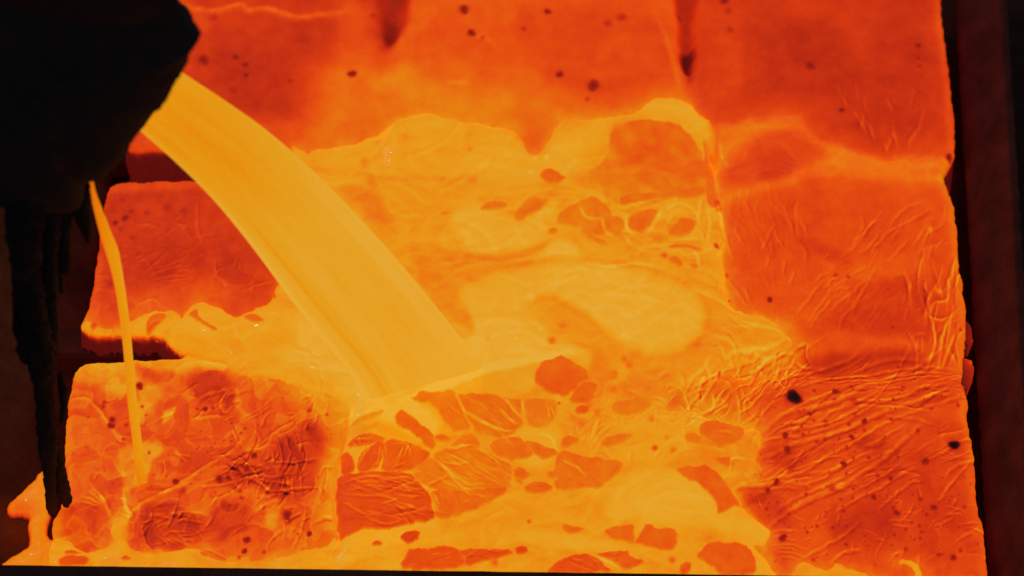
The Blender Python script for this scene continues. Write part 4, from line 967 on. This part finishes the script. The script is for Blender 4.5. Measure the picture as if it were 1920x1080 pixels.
def lumpy(name, cl, yoff, mat, seed, m=18, sub=10):
    """cold slag hanging down: centre line (u, v, half width) in the vertical plane under the lip"""
    c = np.array(cl, float)
    t = np.linspace(0, len(c) - 1, (len(c) - 1) * sub)
    cu, cv, cw = (np.interp(t, np.arange(len(c)), c[:, k]) for k in range(3))
    V = []
    for k in range(len(t)):
        pc = hit_y(cu[k], cv[k], Y0 + yoff); sc = np.linalg.norm(pc - np.array([0, -DIST * CP, DIST * SP])) / FPX
        for a in range(m):
            th = 2 * math.pi * a / m
            r = cw[k] * .9 * sc * (1 + .22 * float(noise2(cv[k] / 16 + 3 * math.cos(th), 3 * math.sin(th) + seed, seed)) + .18 * float(noise2(cv[k] / 7 + 2 * math.cos(th), 2 * math.sin(th), seed + 1)))
            V.append(pc + np.array([r * math.cos(th), .8 * r * math.sin(th), 0]))
    Fl = []
    n = len(t)
    for k in range(n - 1):
        for a in range(m): Fl.append((k * m + a, (k + 1) * m + a, (k + 1) * m + (a + 1) % m, k * m + (a + 1) % m))
    V.append(np.mean(V[:m], 0)); V.append(np.mean(V[(n - 1) * m:n * m], 0) - np.array([0, 0, cw[-1] * .001 * .5]))
    Fl += [(n * m, a, (a + 1) % m) for a in range(m)] + [(n * m + 1, (n - 1) * m + (a + 1) % m, (n - 1) * m + a) for a in range(m)]
    FF = np.empty(len(Fl), object); FF[:] = Fl
    return mesh_obj(name, V, FF, mat, lad)
lumpy('hanging_slag', [(48,350,44), (48,400,42), (46,450,36), (48,500,30), (56,540,30), (62,580,28), (66,630,33), (74,660,33), (78,690,27), (82,720,21), (84,760,19), (87,800,20), (90,840,20), (93,880,14), (95,920,12), (97,950,12), (98,967,5)], -.06, M_SLAG, 11)
lumpy('hanging_slag', [(93,380,24), (96,430,20), (94,480,15), (92,530,18), (94,580,16), (98,640,12), (96,690,8), (97,720,4)], -.045, M_SLAG, 17)
lumpy('hanging_slag', [(100,800,9), (105,830,8), (109,860,10), (114,890,13), (119,920,14), (124,938,12), (125,950,5)], -.05, M_SLAG, 23)
lumpy('hanging_slag', [(121,360,20), (122,400,17), (120,440,14), (121,480,15), (123,500,12), (124,514,5)], -.03, M_SLAG, 31)
lumpy('hanging_slag', [(148,350,24), (152,390,20), (158,420,15), (163,440,9), (165,455,3)], -.03, M_SLAG, 37)
lumpy('hanging_slag', [(106,480,12), (110,510,8), (113,535,8), (116,550,3)], -.03, M_SLAG, 41)
lumpy('hanging_slag', [(32,480,14), (31,540,9), (30,580,7), (33,620,10), (36,640,5)], -.06, M_SLAG, 43)
lumpy('hanging_slag', [(46,640,14), (42,655,14), (44,672,8), (47,682,3)], -.07, M_SLAG, 47)
lumpy('hanging_slag', [(112,700,6), (118,730,9), (120,760,7), (116,790,5)], -.05, M_SLAG, 53)

# ------------------------------------------------------------------ casting mould and floor
mould = empty('casting_mould', (0, 0, -0.17), 'dark iron casting mould frame round the glowing blocks', 'mould')
def xz(u, v, z): return hit_z(u, v, z)
import bmesh
def prism(name, poly, z0, z1, mat, parent, rough=0.0, seed=0, cuts=0):
    """upright slab with the given plan (world x, y)"""
    bm = bmesh.new()
    vs = [bm.verts.new((p[0], p[1], z1)) for p in poly]
    f = bm.faces.new(vs)
    r = bmesh.ops.extrude_face_region(bm, geom=[f])
    for e in r['geom']:
        if isinstance(e, bmesh.types.BMVert): e.co.z = z0
    bmesh.ops.recalc_face_normals(bm, faces=bm.faces)
    bmesh.ops.bevel(bm, geom=list(bm.edges), offset=.004, segments=2, affect='EDGES')
    if cuts:
        bmesh.ops.subdivide_edges(bm, edges=[e for e in bm.edges if e.calc_length() > .08], cuts=cuts, use_grid_fill=True)
        for v in bm.verts:
            n = float(fbm(v.co.x * 25, v.co.y * 25 + v.co.z * 9, seed, 4)); v.co.z += rough * n; v.co.x += rough * .8 * float(fbm(v.co.y * 22, v.co.z * 22, seed + 5, 3))
    for v in bm.verts: v.co -= parent.location
    me = bpy.data.meshes.new(name); bm.to_mesh(me); bm.free(); me.materials.append(mat)
    o = bpy.data.objects.new(name, me); COL.objects.link(o); o.parent = parent
    return o
def slope_wall(name, ends, mat, seed):
    """mould wall leaning outwards; each end: foot point, top inner edge, top outer edge (world)"""
    V = []; F = []; n = 120; prof = 16
    for k in range(n + 1):
        f = k / n
        ft, ti, to = [np.array(ends[0][q]) * (1 - f) + np.array(ends[1][q]) * f for q in range(3)]
        row = [ft + (ti - ft) * q / (prof - 4) for q in range(prof - 3)] + [ti + (to - ti) * .5, to, np.array([to[0], to[1], -.17])]
        for p in row:
            p = np.array(p); w_ = float(fbm(p[1] * 18, p[2] * 18 + p[0] * 18, seed, 4)); p[2] += .006 * w_; p[0] += .004 * float(noise2(p[1] * 40, p[2] * 40, seed + 2)); V.append(p)
    m = prof
    for k in range(n):
        for q in range(m - 1): F.append((k * m + q, k * m + q + 1, (k + 1) * m + q + 1, (k + 1) * m + q))
        F.append((k * m + m - 1, k * m, (k + 1) * m, (k + 1) * m + m - 1))
    Fl = F + [tuple(range(m))[::-1], tuple(n * m + q for q in range(m))]
    FF = np.empty(len(Fl), object); FF[:] = Fl
    o = mesh_obj(name, V, FF, mat, mould)
    bm = bmesh.new(); bm.from_mesh(o.data); bmesh.ops.recalc_face_normals(bm, faces=bm.faces); bm.to_mesh(o.data); bm.free()
    return o
T = lambda p, dz=0: (p[0], p[1], p[2] + dz)
slope_wall('right_wall', [(xz(1786, -90, -.05), xz(1872, -90, .05), xz(1882, -90, .05)), (xz(1858, 1170, -.05), xz(1945, 1170, .05), xz(1962, 1170, .05))], M_FRAME, 3)
slope_wall('left_wall', [(xz(225, 250, -.16), xz(-30, 250, .03), xz(-90, 250, .03)), (xz(96, 1140, -.14), xz(-150, 1140, .03), xz(-220, 1140, .03))], M_WALL, 5)
e0 = xz(-140, 1055, .022); e1 = xz(1290, 1074, .022); e2 = xz(2000, 1085, .022)
prism('front_rim', [e0, (e0[0], e0[1] - .09, 0), (e2[0], e2[1] - .09, 0), e2, e1], -.17, .022, M_RIM, mould, .0015, 8, 40)
g0 = xz(100, 270, -.1); g1 = xz(470, 342, -.1)
prism('divider', [(g0[0], g0[1] - .03, 0), (g1[0], g0[1] - .03, 0), (g1[0], g0[1] + .03, 0), (g0[0], g0[1] + .03, 0)], -.17, -.075, M_FRAME, mould, .003, 9, 12)
h0 = xz(90, 655, -.09); h1 = xz(420, 655, -.09)
prism('divider', [(h0[0], h0[1] - .035, 0), (h1[0], h0[1] - .035, 0), (h1[0], h0[1] + .035, 0), (h0[0], h0[1] + .035, 0)], -.17, -.065, M_FRAME, mould, .003, 10, 12)
box('base_plate', (-1.05, -.95, -.20), (1.10, 1.05, -.172), M_RIM, mould)
fl = box('floor', (-6, -6, -.40), (6, 8, -.30), M_FLOOR, None, 0); tag(fl, kind='structure')
print('done')
